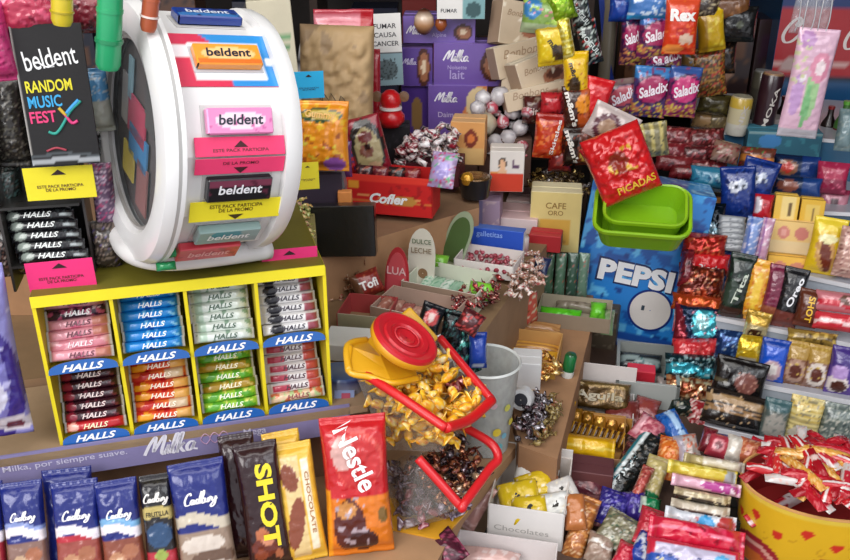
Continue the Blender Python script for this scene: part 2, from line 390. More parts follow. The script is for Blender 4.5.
# ================================================================ LEFT: shelf, cough drop rack
ZS = .92   # shelf carrying the rack
ZL = .78   # lower ledge carrying the chocolate bars
O1 = T((-.468, .957, ZS)) @ Matrix.Rotation(R(15.6), 4, 'Z')
rack = empty('sweet_rack', O1, 'yellow cardboard rack of two tiers and four bays full of cough drop sticks', 'rack')
YEL = 'f0dc20'
bw = .0872
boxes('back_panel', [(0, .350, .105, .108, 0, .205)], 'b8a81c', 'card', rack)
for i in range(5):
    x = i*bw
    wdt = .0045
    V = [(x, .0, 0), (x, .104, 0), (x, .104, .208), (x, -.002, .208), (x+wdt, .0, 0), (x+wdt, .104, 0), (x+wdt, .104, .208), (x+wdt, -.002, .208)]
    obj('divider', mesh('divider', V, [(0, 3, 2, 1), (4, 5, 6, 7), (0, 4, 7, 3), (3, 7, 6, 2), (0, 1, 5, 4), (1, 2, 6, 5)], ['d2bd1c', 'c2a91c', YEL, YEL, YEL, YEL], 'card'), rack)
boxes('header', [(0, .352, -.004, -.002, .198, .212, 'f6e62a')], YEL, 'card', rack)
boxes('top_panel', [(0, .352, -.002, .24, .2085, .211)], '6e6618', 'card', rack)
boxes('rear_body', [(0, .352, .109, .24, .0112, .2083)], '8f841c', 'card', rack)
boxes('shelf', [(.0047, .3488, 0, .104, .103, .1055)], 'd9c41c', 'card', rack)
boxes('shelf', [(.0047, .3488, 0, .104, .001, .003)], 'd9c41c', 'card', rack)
def lipsign(x, z):
    p = [(0, 0), (.078, 0)]+[(.039+.041*cos(R(a)), .0015+.0155*sin(R(a))**.6) for a in range(0, 181, 12)]
    s = facecard('sign', [(q[0], q[1]) for q in p[2:]], .0012, '2464b4', 'gloss', rack, T((x, -.0065, z)) @ rot(0, 8, 0))
    letters(s, 'HALLS', .039, .0082, .050, 'ffffff', shear=.35, bold=.03, h=.0092)
for i in range(4):
    lipsign(i*bw+.0062, .001); lipsign(i*bw+.0062, .1045)
def stick(base, L, txt, tcol, nm='cough_drop_stick', w=.0765, h=.0140, t=.010, word='HALLS', ww=.40, hx=.52, mat='wrap', seed=1):
    me = pack_me(nm, w, h, t, base, L, mat, seed, 40, 9, 'u', .04, 3.5, .08)
    o = obj(nm, me)
    hf = lambda X, Z: puff_h(np.clip(X/w+.5, 0, 1), np.clip(Z/h+.5, 0, 1), t, 'u', .04, 3.5)+.0004
    if word: letters(o, word, (hx-.5)*w, .0003, ww*w, tcol, hf=hf, shear=.3, bold=.022, h=.0066)
    return o
END = [('r', 0, .035, 0, 1, 'd8d8e0'), ('r', .965, 1, 0, 1, 'd8d8e0')]
bays = {
 (0,1): ([('e29aa6', [('n', 2, .3, 'd06a88'), ('r', .72, .95, .2, .9, 'c27a6a')], '6a3040'), ('d98896', [('n', 3, .2, 'e8b0b8')], 'f6e0e4'), ('30182c', [('n', 4, .2, 'b04a6c'), ('n', 5, .5, 'f0d0d8')], 'ffffff')], [0,1,0,0,2,0,1,1], 'pink'),
 (1,1): ([('1583d2', [('n', 2, .35, '0c50a8'), ('n', 4, .5, '7cc4f0')], 'f4fbff')], [0]*7, 'blue'),
 (2,1): ([('dfe7df', [('n', 3, .45, '8aa890'), ('r', .1, .22, .1, .9, 'b8d0bc')], '3a5a44')], [0]*7, 'white and green'),
 (3,1): ([('e6e4e4', [('e', .25, .5, .13, .45, '202028'), ('r', .75, .96, .1, .8, '9a4858')], '30283a')], [0]*7, 'white and black'),
 (0,0): ([('3a1420', [('e', .15, .5, .1, .4, '8c1c34'), ('n', 4, .5, '702838')], 'f0dcd8'), ('c02028', [('e', .15, .5, .1, .4, 'f0b0a0')], 'f8e8c0')], [1,0,0,0,0,0,0], 'dark maroon'),
 (1,0): ([('d84a20', [('e', .2, .4, .15, .5, 'f0a020'), ('n', 3, .3, 'c02020'), ('r', .7, .95, .1, .9, 'e8b060')], 'fff2dc'), ('c22a26', [('n', 3, .2, 'e07030'), ('r', .6, .9, 0, 1, 'd8c0a0')], 'fff2dc')], [0,1,0,0,1,0,1], 'orange and red'),
 (2,0): ([('5aa82c', [('n', 3, .2, '9ccc3c'), ('n', 5, .5, 'e8e87c')], 'f4fbe0'), ('b08c28', [('n', 3, .3, '6c8c28'), ('n', 4, .5, 'd8c070')], 'f8f0d0')], [0,0,1,0,1,0,1], 'lime green'),
 (3,0): ([('e2dcdc', [('r', .1, .4, .15, .85, 'b03048'), ('r', .72, .96, .1, .9, 'c05048')], '4a2030'), ('e6c8a4', [('n', 3, .2, 'd07048'), ('n', 4, .3, 'b8d090')], '904040')], [1,0,0,0,0,0,0], 'white and red')}
for (i, tier), (vars_, order, cname) in bays.items():
    ps = [stick(b, list(L)+END, None, tc, seed=i*5+k) for k, (b, L, tc) in enumerate(vars_)]
    used = set(); n = len(order)
    for k, vi in enumerate(order):
        z = .006+tier*.105+.0105+k*.0104; y = .010+k*.0082
        M = O1 @ T((i*bw+.0445-k*.0004+rnd.uniform(-.001, .001), y+.002, z)) @ rot(rnd.uniform(-2, 2), 22, rnd.uniform(-2, 2))
        pos = 'lowest' if k == 0 else ('topmost' if k == n-1 else ORD[k]+' from the bottom')
        cn = cname
        if (i, tier, vi) == (0, 1, 2): cn = 'dark purple'
        lab = '%s cough drop stick, %s in %s %s bay' % (cn, pos, 'upper' if tier else 'lower', ['leftmost', 'second', 'third', 'rightmost'][i])
        o = ps[vi] if vi not in used else dup(ps[vi])
        used.add(vi); o.matrix_world = M
        tag(o, lab, 'cough drops', 'cough drop sticks in the yellow rack')
# bay header cards
def flatcard(name, label, cat, M, w, h, col, L=(), tx=(), th=.001, mat='card', group=None, res=30, parent=None):
    o = obj(name, carton_me(name, w, h, th, col, col, col, L, (), mat, res, .0002), parent, M)
    if not parent: tag(o, label, cat, group)
    for q in tx:
        e = dict(q[4]) if len(q) > 4 else {}
        letters(o, q[0], (q[1]-.5)*w, q[2]*h, q[3]*w, **e)
    return o
flatcard('header_card', None, None, T((bw*1+.045, .085, .168)), .07, .028, '1a86cc', [('r', .4, .6, 0, .5, 'e8f4fa')], parent=rack)
for i in (2, 3):
    flatcard('header_card', None, None, T((bw*i+.045, .060, .171)) @ rot(0, 10, 0), .072, .024, 'f0eee6', [('e', .85, .3, .3, .6, 'e8784c'), ('r', 0, .6, 0, .2, '4a8a50')], [('free', .4, .6, .36, {'col': '303030', 'shear': .3, 'bold': .0})], parent=rack)
# promo cards (fluorescent)
PROMO = 'ESTE PACK PARTICIPA\nDE LA PROMO'
def promo(cx, cy, w, h, Y, col, label, yaw=10, roll=0, lean=0, up=True, txt=True, tcol=None, group='fluorescent promotion cards', part=None):
    p = at(cx, cy, Y); M = rot(yaw, lean, roll); wm, hm = size(p, M, w, h)
    o = flatcard('promo_card', label, 'card', T(p) @ M @ T((0, 0, -hm/2)), wm, hm, col, (), [(PROMO, .5, .36 if up else .62, .66, {'col': tcol or '5c2a20', 'bold': .01})] if txt else (), .0008, 'card', group)
    a = .055*wm*2; zt = hm*(.86 if up else .10); s = 1 if up else -1
    facecard('arrow', [(-a, zt-.0*s), (a, zt), (0, zt+s*a*.75)][::s] if up else [(a, zt+a*.7), (-a, zt+a*.7), (0, zt)], .0003, '30181c', 'card', o, T((0, -.0006, -a*.5 if up else 0)))
    return o
promo(61, 275, 68, 29, .985, 'f0307c', 'pink promotion card with black arrow below the black sticks', yaw=12, roll=-1)
promo(60, 183, 70, 33, .985, 'f2e22c', 'yellow promotion card with black arrow below the black festival sign', yaw=12)
promo(290, 261, 56, 25, 1.07, 'f0307c', 'pink promotion card above the right end of the yellow rack', yaw=14)
promo(308, 176, 22, 27, 1.17, 'f2e22c', 'small yellow promotion card behind the right rim of the drum', yaw=12)
promo(309, 85, 30, 27, 1.2, '22b4ea', 'light blue promotion card sticking out right of the drum', yaw=12, tcol='104060')
# ---------------------------------------------------------------- counter shelf with lilac lip
shelf = empty('counter_shelf', O1 @ T((0, 0, 0)), 'wooden counter shelf with a lilac printed lip under the yellow rack', 'shelf')
boxes('board', [(-.30, .40, -.012, .160, -.012, -.0002)], 'a58a6c', 'kraft', shelf)
lip = boxes('lip', [(-.30, .375, -.0120, -.0095, -.041, .004)], '8a82ae', 'card', shelf)
letters(lip, 'Milka, por siempre suave.', .005, -.0165, .150, 'd9d4ea', bold=.004, M=T((0, -.0120, -.001)), h=.011)
letters(lip, '~Milka', .134, -.014, .070, 'f2effa', M=T((0, -.0120, -.001)))
letters(lip, 'Mega', .245, -.016, .03, 'd9d4ea', bold=.01, M=T((0, -.0120, -.001)))
for k, sx in enumerate((.18, .192, .204)): tube('badge', [(sx-.006, -.0125, -.016), (sx, -.0125, -.008), (sx+.006, -.0125, -.016), (sx, -.0125, -.024)], .0006, 'c8a0c0', 'card', lip, True, 6, 4)
# front ledge
led = empty('display_ledge', O1, 'brown cardboard ledge carrying the row of chocolate bars', 'ledge')
def o1(x, y): q = O1 @ Vector((x, y, 0)); return (q.x, q.y)
led.matrix_world = T((0, 0, 0))
prism('ledge_board', [(-.80, .58), (-.03, .76), (.0, .86), (.055, 1.0), (.140, 1.15), (.140, 1.21), (-.118, 1.21), o1(.39, .05), o1(-.34, .05)], ZL-.02, ZL, 'a8825e', 'kraft', led)
boxes('riser', [(-.32, .385, .03, .04, ZL-ZS, -.0125)], '8a6a50', 'kraft', led, O1)
# purple chocolate bag at far left
pk('chocolate_bag', 'big lilac chocolate pack with dark purple swirl left of the yellow rack', 'chocolate', 2, 436, 66, 162, Y=.925, yaw=16, lean=6, t=.02, base='8a86c4', anchor='b', seed=3,
   L=[('e', .3, .35, .72, .42, '3c2c84'), ('e', .2, .38, .62, .36, '7f7ac0'), ('n', 2.5, .55, 'b0acd8'), ('e', .45, .28, .3, .12, 'd8d6ea'), ('e', .75, .08, .3, .06, 'd8d0d8'), ('e', .75, .07, .15, .03, '7a3a4a')],
   tx=[('~Milka', .62, .78, .5, {'col': 'f4f2ff'})])
# ---------------------------------------------------------------- chocolate bars along the ledge
NAVY = '1c2878'
def cad(label, cx, by, w, h, Y, L, yaw=14, roll=0, lean=24, brand=True, base=NAVY, tx=None, t=.012, seed=None, group='chocolate bars leaning on the lilac lip'):
    return pk('chocolate_bar', label, 'chocolate', cx, by, w, h, z=ZL+.001, yaw=yaw, lean=lean, roll=roll, t=t, base=base, anchor='b', L=L, seal=.05, puff=5, crk=.10, seed=seed,
       tx=tx if tx is not None else [('~Cadbury', .52, .70, .60, {'col': 'f4f2f6'})], group=group)
SW = lambda c='f2ecf2': ('w', .52, .60, .035, .8, c)
def nuts(c1='8a4a38', c2='c08a68', y=.28): return [('r', 0, 1, .03, y+.2, c1), ('e', .35, y, .22, .09, c2), ('e', .68, y+.08, .2, .07, 'a86a4c'), ('e', .62, y-.14, .24, .07, '6a3026'), ('e', .4, y, .1, .04, 'e0c0a0')]
cad('blue chocolate bar with red band cut by the left photo edge', -8, 596, 38, 114, .835, nuts('a02838')+[SW()], roll=2)
cad('blue chocolate bar with biscuit picture, second in the front row', 33, 594, 43, 113, .838, nuts('8a6a60', 'c8a888')+[SW(), ('w', .60, .64, .035, .8, '8a9ad0')], roll=0)
cad('dark blue bar tucked behind the red banded one', 74, 574, 50, 106, .875, [], roll=2, tx=[])
cad('blue chocolate bar with white swirl and red raisin picture', 84, 592, 48, 112, .845, [('r', 0, 1, .36, .54, 'b82838')]+nuts('9a4a40')+[SW()], roll=1)
cad('blue chocolate bar with pale blue swirl and brown almonds', 129, 589, 43, 110, .855, nuts()+[SW(), ('w', .60, .66, .035, .8, '7ab0dc')], roll=-1)
cad('slim black chocolate bar with gold band and red base', 166, 586, 32, 112, .865, [('r', 0, 1, .02, .34, 'b42c3c'), ('e', .5, .48, .42, .11, '2a4a70'), ('e', .5, .3, .22, .05, '9aac50'), ('w', .62, .72, .02, .6, 'c8b46c')], base='181418', roll=0,
    tx=[('~Cadbury', .5, .8, .8, {'col': 'e8e4e0'}), ('FRUTILLA', .5, .67, .7, {'col': '2a2418', 'h': .006})])
cad('large blue chocolate bar with pale truffle picture', 212, 582, 57, 122, .872, [('r', 0, 1, .02, .44, '9a8472'), ('e', .45, .34, .4, .07, 'd8ccc0'), ('e', .6, .22, .4, .07, '6a5040'), ('e', .5, .14, .4, .06, 'cabbb0'), ('r', 0, 1, .0, .06, 'c8d4e8'), ('w', .48, .57, .035, .8, 'cfc4b0')], roll=-2)
shot = dict(base='2c1216', t=.014, lean=22)
SHL = [('e', .42, .2, .3, .08, '6a2a1c'), ('e', .38, .3, .16, .05, 'c07048'), ('e', .5, .24, .12, .04, 'd89070'), ('e', .3, .14, .14, .05, '8a4028'), ('e', .72, .13, .1, .04, 'b06848')]
cad('dark brown chocolate bar behind the bar lettered in yellow', 250, 556, 36, 122, .925, [], roll=-1, tx=[], **shot)
cad('dark brown chocolate bar with big yellow vertical lettering', 272, 568, 44, 126, .885, SHL, roll=-2, tx=[('SHOT', .60, .52, 1.95, {'col': 'f0dc28', 'rotd': -90, 'bold': .04, 'h': .021})], **shot)
yl = [('r', .2, .62, .05, .9, 'e8cc90'), ('e', .34, .72, .2, .12, '8a4830', 12), ('e', .36, .34, .2, .22, '8a4830', -14), ('r', 0, .12, 0, 1, 'f0c040'), ('r', .68, .84, .1, .86, 'f6ecd0')]
cad('yellow wrapped wafer bar standing behind another yellow one', 298, 548, 38, 118, .935, [('n', 2, .4, 'd8a838')], base='e8b83c', tx=[], roll=-3)
cad('yellow and cream wafer bar with chocolate picture', 308, 560, 42, 118, .905, yl, base='e8b83c', roll=-3, tx=[('CHOCOLATE', .76, .5, 1.5, {'col': 'b07840', 'rotd': -90, 'h': .005})])
cad('tall red and orange chocolate pack with white slanted lettering', 362, 553, 66, 136, .925, [('r', 0, 1, 0, .46, 'e07a1c'), ('d', 1, -.35, .42, 'e07a1c'), ('r', 0, 1, .44, 1, 'c81c24'), ('e', .55, .70, .38, .20, 'd84840'), ('e', .55, .68, .33, .18, 'c82a2c'),
    ('e', .30, .76, .16, .12, 'd8a8a0'), ('e', .34, .24, .24, .20, '5a2420'), ('e', .52, .12, .24, .09, '401818'), ('e', .3, .36, .16, .06, 'c88848'), ('x', .1, .6, .06, .44, 3, .35, 'b4a0a8'), ('e', .86, .3, .08, .05, '7a5a20'), ('r', 0, .06, 0, .5, 'f09c20')], base='c81c24', yaw=8, roll=-1, lean=20, t=.02,
    tx=[('Nestle', .50, .72, 1.02, {'col': 'ffffff', 'rotd': -70, 'bold': .02, 'h': .026})])
# ================================================================ GUM DRUM DISPENSER
DC = Vector((-.275, 1.058, 1.303))
MD = T(DC) @ Matrix.Rotation(R(32), 4, 'Z') @ Matrix.Rotation(R(7), 4, 'Y')
drum = empty('gum_dispenser', MD @ T((0, 0, -.15)), 'white plastic rotating drum dispenser for chewing gum packs', 'dispenser')
MO = T((0, 0, .15))
WH = 'e6e4e2'; hw = .064; RR = .139
nf = 12; off = R(18)
V = []; Fc = []; C = []
def ringpt(x, a, r): return (x, -r*cos(a), r*sin(a))
for k in range(nf):
    a0 = off+(k-.5)*2*pi/nf; a1 = a0+2*pi/nf
    P = [ringpt(-hw, a0, RR), ringpt(hw, a0, RR), ringpt(hw, a1, RR), ringpt(-hw, a1, RR)]
    m = sum((Vector(q) for q in P), Vector())/4
    b = len(V); V += P; Fc.append((b, b+1, b+2, b+3)); C.append(WH)
    c = [ringpt(-hw, a0, RR*.86), ringpt(-hw, a1, RR*.86), ringpt(hw, a1, RR*.86), ringpt(hw, a0, RR*.86)]
    V += c; Fc += [(b, b+3, b+5, b+4), (b+1, b+7, b+6, b+2)]; C += ['c8c6c4', 'd8d6d4']
body = obj('drum_body', mesh('drum_body', V, Fc, C, 'plastic'), drum, MO)
# raised rims, both ends
def rim(x0, s, ro, ri, nm, mid=True):
    pr = [(ri, x0), (ri, x0+s*.004), (ri+.006, x0+s*.014), ((ro+ri)/2, x0+s*.018), (ro-.004, x0+s*.013), (ro, x0+s*.004), (ro, x0-s*.008), (ri+.004, x0-s*.008)]
    return lathe(nm, pr if s > 0 else pr, 'ecebea', 'plastic', drum, MO, 56, 'x', False)
rim(hw-.004, 1, .146, .10, 'right_rim')
lathe('right_cover', [(.101, hw-.004), (.1, hw+.004), (.02, hw+.01)], 'dddbd8', 'plastic', drum, MO, 40, 'x', True)
lathe('rim_seam', [(.134, -hw-.001), (.1345, -hw-.012)], '77757a', 'matte', drum, MO, 56, 'x', False)
rim(-hw-.006, -1, .152, .110, 'left_rim')
lathe('rim_seam', [(.152, -hw-.003), (.1525, -hw-.007)], 'b8b6b4', 'plastic', drum, MO, 56, 'x', False)
for a in range(15, 360, 30):
    b = ringpt(-hw-.006, R(a), .141); lathe('rim_bolt', [(.0045, -.005), (.0045, .004)], 'f8f8f8', 'plastic', drum, MO @ T(b), 10, 'x')
# inner cards seen through the window
win = lathe('window_back', [(.111, -hw-.001), (.002, -hw-.001)], '5c5250', 'card', drum, MO, 40, 'x', False)
ink = [('c43c5c', .2, .05, .055, .03), ('3a86bc', -.012, .0, .06, .028), ('d8c24c', -.05, -.035, .042, .03), ('5a8aa0', .06, .0, .02, .045), ('8a5c5c', -.01, -.085, .03, .03), ('6a605c', .075, .03, .03, .04)]
for c, yy, zz, w_, h_ in [('b83a58', .01, .012, .034, .024), ('3a80b4', .0, -.018, .036, .02), ('d4be50', .035, -.052, .022, .02), ('8fb4c0', .042, .052, .008, .025), ('94605c', -.022, -.06, .02, .03), ('54504e', -.04, .05, .02, .03), ('a8a29c', .06, .02, .012, .03)]:
    boxes('inner_card', [(-.004, -.002, yy-w_, yy+w_, zz-h_, zz+h_)], c, 'card', drum, MO @ T((-hw-.002, 0, 0)) @ Matrix.Rotation(R(12), 4, 'X'))
gl = lathe('window_pane', [(.111, -hw-.009), (.06, -hw-.012), (.001, -hw-.014)], 'ffffff', clear('window', 'a8b4b8', .12, .08), drum, MO, 40, 'x', False)
lathe('window_seal', [(.112, -hw-.009), (.1125, -hw-.013), (.108, -hw-.014), (.107, -hw-.010)], 'a09c98', 'plastic', drum, MO, 56, 'x', False)
# red / blue printed panel around the orange pack
def facetM(k, y_out=0.0):
    a = off+k*2*pi/nf
    return MO @ T(ringpt(0, a, RR*cos(pi/nf)+y_out)) @ Matrix.Rotation(-a, 4, 'X')
def facegrid(name, w, h, base, L, mat='gloss', res=40, parent=None, M=None):
    return obj(name, carton_me(name, w, h, .0012, base, base, base, L, (), mat, res, .0002), parent, M @ T((0, -.0014, -h/2)))
# facet n: front normal is -y rotated up by a -> rotation about x by -a
facegrid('printed_panel', .126, .070, 'd02c50', [('r', .5, 1, 0, 1, '2c8ad0'), ('d', 1, .6, .92, '2c8ad0'), ('r', 0, .22, .56, .8, 'f0e8ec'), ('r', .2, .84, .10, .84, 'eef0f4'), ('r', .86, 1, .42, .56, 'e8f0f8')], parent=drum, M=facetM(1))
facegrid('recess', .078, .034, 'c8c8cc', [], parent=drum, M=facetM(1, .0012))
for k in (-3, -2, -1, 0, 2): facegrid('recess', .080, .036, 'cfccca', [('r', .03, .97, .06, .94, 'dcdad8')], parent=drum, M=facetM(k))
def gum(label, k, base, L, word='beldent', tc='1a1a30', dz=0.0, dx=0, sw='ffffff'):
    M = MD @ T((0, 0, -.15)) @ facetM(k, .0028) @ T((dx, -.010, dz))
    o = obj('gum_pack', carton_me('gum_pack', .074, .028, .011, base, base, base, L, (), 'gloss', 34, .0015), None, M @ T((0, 0, -.014)))
    tag(o, label, 'chewing gum', 'gum packs in the drum')
    letters(o, word, 0, .0155, .050, tc, shear=.1, bold=.02, h=.011)
    return o
gum('blue chewing gum pack at the top of the drum', 2, '1c3c8c', [('r', 0, 1, 0, .45, '3c7cc0'), ('n', 3, .4, '1a2a60')], tc='e8f0ff')
gum('orange chewing gum pack in the red and blue panel', 1, 'f0982c', [('e', .5, .5, .42, .36, 'f6c684'), ('r', 0, 1, 0, .2, 'd86c20')])
gum('pink chewing gum pack in the middle of the drum', 0, 'e88cc0', [('e', .5, .52, .4, .38, 'f8dcec'), ('n', 4, .5, 'd060a0')])
gum('black chewing gum pack with grey lettering below the pink cards', -1, '18161c', [('r', 0, 1, .72, 1, '7c3a50'), ('n', 3, .5, '582438')], tc='f0f0f4')
gum('clear turquoise chewing gum pack near the bottom of the drum', -2, '8ea8a4', [('e', .45, .75, .25, .4, '2c90a0'), ('r', 0, 1, 0, .4, '8a9c9a')], tc='f4f8f8', dz=.004)
gum('red chewing gum pack lying under the drum', -2, 'c83c48', [('n', 3, .4, 'a02838')], tc='e8a0a0', dz=-.034, dx=-.014)
def dcard(label, k, dz, col, up, h=.0205, w=.102, dx=.000):
    M = MD @ T((0, 0, -.15)) @ facetM(k, .0030) @ T((dx, -.003, dz))
    o = flatcard('promo_card', label, 'card', M, w, h, col, (), [('ESTE PACK PARTICIPA' if up else 'DE LA PROMO', .5, .3 if up else .7, .62 if up else .4, {'col': '6a2430', 'h': .0035, 'bold': .01})], .0008, 'card', 'fluorescent promotion cards')
    zt = h*.45 if up else h*.04; a = .008
    facecard('arrow', [(-a, zt), (a, zt), (0, zt+.007)] if up else [(a, zt+.007), (0, zt), (-a, zt+.007)][::-1][::-1], .0003, '401018', 'card', o, T((0, -.0006, 0)))
dcard('pink promotion card with upward arrow just below the pink gum', 0, -.0365, 'ee3c70', True)
dcard('pink promotion card with downward arrow just above the black gum', -1, .0175, 'ee3c70', False, h=.0185)
M = MD @ T((0, 0, -.15)) @ facetM(-1, .003) @ T((0, -.004, -.040))
o = flatcard('promo_card', 'yellow promotion card with downward arrow across the lower drum', 'card', M, .106, .025, 'f2e228', (), [(PROMO, .5, .62, .58, {'col': '6a5018'})], .0008, 'card', 'fluorescent promotion cards')
facecard('arrow', [(-.009, .007), (0, .001), (.009, .007)], .0003, '403008', 'card', o, T((0, -.0006, 0)))
# stand: U shaped arm and foot
MS = MO @ T((0, 0, 0))
pts = [(-.066, .138, .05), (-.070, .149, -.01), (-.075, .132, -.075), (-.080, .090, -.122), (-.084, .045, -.143), (-.080, -.005, -.146), (-.052, -.034, -.146), (0, -.040, -.146), (.085, -.035, -.146)]
V, Fc = tube_geo(pts, lambda t: .003+.014*min(1, t*1.4)-.004*t, False, 14, 6)
V = [Vector((v.x, v.y*1.0, v.z)) for v in V]
obj('stand_arm', mesh('stand_arm', V, Fc, 'dfdddb', 'plastic', True), drum, MO)
V, Fc = tube_geo([(-.06, .04, -.13), (-.075, .055, -.14), (-.07, .075, -.144), (-.05, .08, -.146), (.08, .07, -.146)], .012, False, 14, 6)
obj('stand_arm', mesh('stand_arm', V, Fc, 'd2d0ce', 'plastic', True), drum, MO)
boxes('foot', [(-.07, .085, -.03, .10, -.1595, -.140)], 'd0cecc', 'plastic', drum, MO, .006)
pk('gum_stick', 'small green wrapped stick poking out under the drum on the left', 'chewing gum', 181, 252, 26, 9, Y=.96, yaw=15, lean=20, t=.006, base='1c8a50', ends='u', seal=.03)
pk('gum_stick', 'green wrapped stick lying on the white foot of the drum', 'chewing gum', 166, 266, 20, 9, Y=.955, yaw=15, lean=20, t=.006, base='1c8a50', ends='u')
# ---------------------------------------------------------------- black rack and sign, left of the drum
MB_ = T(at(14, 292, .99)) @ rot(12, 0, 0)
st = empty('display_stand', MB_, 'dark metal frame stand left of the drum holding black sticks and a sign', 'stand')
boxes('side_panel', [(0, .003, 0, .06, .0, .33)], '3a3634', 'plastic', st)
boxes('side_panel', [(.092, .095, .02, .06, 0, .30)], '3a3634', 'plastic', st)
boxes('back_panel', [(.003, .092, .058, .06, 0, .33)], '1c1a1a', 'plastic', st)
boxes('ledge', [(.003, .092, .0, .058, .03, .033)], '2a2826', 'plastic', st)
boxes('ledge', [(.003, .092, .0, .058, .105, .108)], '2a2826', 'plastic', st)
ps = stick('1c1c20', [('e', .14, .5, .1, .4, '8a948c'), ('n', 5, .6, '40484a'), ('r', .8, .95, .3, .6, 'a0a8a8')], None, 'e8ece8', seed=8, w=.080, hx=.5)
for k in range(6):
    M = MB_ @ T((.052-k*.0028, .006+k*.004, .041+k*.0118)) @ rot(0, 26, rnd.uniform(-1, 1))
    o = ps if k == 0 else dup(ps); o.matrix_world = M
    tag(o, 'black cough drop stick, %s in the dark stand above the pink card' % ('lowest' if k == 0 else 'topmost' if k == 5 else ORD[k]+' from the bottom'), 'cough drops', 'black cough drop sticks in the dark stand')
# sign
p = at(56, 96, .975); M = rot(12, 4, 0); wm, hm = size(p, M, 70, 142)
sg = flatcard('advert_sign', 'black sign advertising a random music fest in coloured letters', 'sign', T(p) @ M @ T((0, 0, -hm/2)), wm, hm, '121012', [('r', 0, .03, 0, 1, 'b8b4ae'), ('w', .0, .035, .02, .5, 'a0a4a8'), ('w', .05, .07, .02, .6, '4a5054')],
   [('beldent', .50, .77, .76, {'col': 'f4f4f4', 'bold': .006, 'rotd': 7, 'h': .021}), ('RANDOM', .42, .575, .66, {'col': 'e8dc2c', 'bold': .02, 'rotd': 2, 'h': .013}), ('MUSIC', .33, .465, .48, {'col': '38a8e0', 'bold': .02, 'rotd': 2, 'h': .013}), ('FEST', .27, .355, .38, {'col': 'e83c78', 'bold': .02, 'rotd': 2, 'h': .013})], .004, 'card')
sc = hm/142
def sx(px, py): return ((px-56)*wm/70, -.001, hm/2-(py-96)*sc)
tube('smile_mark', [sx(44, 62), sx(53, 67), sx(62, 62)], .0009, 'f0f0f0', 'card', sg)
tube('ribbon_mark', [sx(80, 102), sx(68, 112), sx(58, 126), sx(50, 134), sx(43, 132)], .0016, '2c9c8c', 'card', sg)
tube('ribbon_mark', [sx(78, 101), sx(70, 108), sx(64, 114)], .002, '3a9ad8', 'card', sg)
tube('ribbon_mark', [sx(57, 108), sx(62, 115), sx(68, 124), sx(74, 122)], .0017, 'd83c7c', 'card', sg)
tube('ribbon_mark', [sx(57, 108), sx(60, 112), sx(63, 116)], .0018, 'd8b030', 'card', sg)
tube('ribbon_mark', [sx(38, 152), sx(48, 149), sx(58, 152)], .0012, 'a03848', 'card', sg)
# ================================================================ MIDDLE: counters
ZB = .93; ZT = 1.02; ZM = .80; Z0 = .70
c = empty('middle_counter', T((0, 0, 0)), 'cardboard covered counter behind the rack carrying trays of sweets', 'counter')
prism('counter_top', [o1(-.30, .165), o1(.40, .165), (.085, 1.225), (.235, 1.6), (.30, 1.95), (-.8, 1.95)], .50, ZB, '9a7a5c', 'kraft', c, topcol='8c7050')
blk = empty('cardboard_step', T((0, 0, 0)), 'large brown cardboard box step under the red sweet box', 'box')
prism('carton', [(-.8, 1.30), (-.22, 1.30), (.10, 1.56), (.13, 2.35), (-.8, 2.35)], ZB+.0005, ZT, 'b08560', 'kraft', blk, topcol='8c6c50')
d = Vector((.32, .26, 0)).normalized()
L2_ = empty('low_step', T((0, 0, 0)), 'low brown cardboard step between the counter and the centre boxes', 'step')
prism('carton', [(.142, 1.125), (.195, 1.09), (.325, 1.54), (.37, 1.82), (.30, 1.82), (.24, 1.6), (.105, 1.232), (.142, 1.215)], Z0+.0005, ZM, '9c7454', 'kraft', L2_, topcol='a27a58')
tb = empty('stall_table', T((0, 0, 0)), 'wide stall table under the centre and right hand sweets', 'table')
prism('table_top', [(.0, .70), (1.3, .70), (1.3, 2.40), (.30, 2.40), (.30, 1.9), (.17, 1.21), (.165, 1.19), (.06, .98), (.005, .85)], Z0-.03, Z0, '5a4438', 'kraft', tb)
for x, y in ((.1, .85), (1.2, .8), (1.2, 2.35), (.35, 2.35)): lathe('leg', [(.02, 0), (.02, Z0-.03)], '3c3836', 'plastic', tb, T((x, y, 0)), 12)

# ---------------------------------------------------------------- things on the cardboard step
bx('wallet_box', 'flat black box standing in front of the red sweet box', 'box', 341, 257, 70, 50, .03, Y=1.335, yaw=-3, lean=8, roll=-2, base='0c0b0d', mat='gloss', seam=False)
p = at(331, 214, 1.42)
gp = empty('plastic_holder', T(p) @ rot(-5), 'grey rounded plastic holder behind the black box', 'holder')
facecard('holder_body', [(-.024, 0), (.024, 0), (.026, .05), (.020, .078), (.008, .088), (-.008, .088), (-.020, .078), (-.026, .05)], .02, '74767a', 'plastic', gp)
bx('sweet_carton', 'tiny orange carton behind the top edge of the black box', 'box', 345, 207, 14, 15, .015, Y=1.40, base='f09850')
CO = [('r', 0, 1, .85, 1, 'e83828'), ('r', .04, .16, .62, .84, 'f0a030'), ('w', .30, .34, .02, 1.4, 'e07838'), ('w', .42, .45, .03, 1.2, 'f0a060'), ('x', .5, 1, .2, .8, 5, .3, 'b01418'), ('e', .68, .38, .14, .14, 'c89040')]
tray('sweet_box', 'open red box of wafers with white lettering on the cardboard step', 'box', 389, 215, 86, 38, .065, Y=1.49, yaw=-13, col='d01c1c', L=CO, tx=[('Cofler', .50, .42, .44, {'col': 'ffffff', 'shear': .3, 'bold': .04, 'h': .019})])
pk('sweet_bag', 'small lilac and green sweet bag at the right end of the red box', 'sweets', 443, 170, 26, 36, Y=1.48, yaw=-20, lean=30, t=.012, base='b8a0cc', L=[('n', 2, .3, '70c090'), ('n', 3, .3, 'd05080'), ('e', .55, .45, .3, .25, 'a898d8'), ('n', 5, .5, 'e8d8f0')])
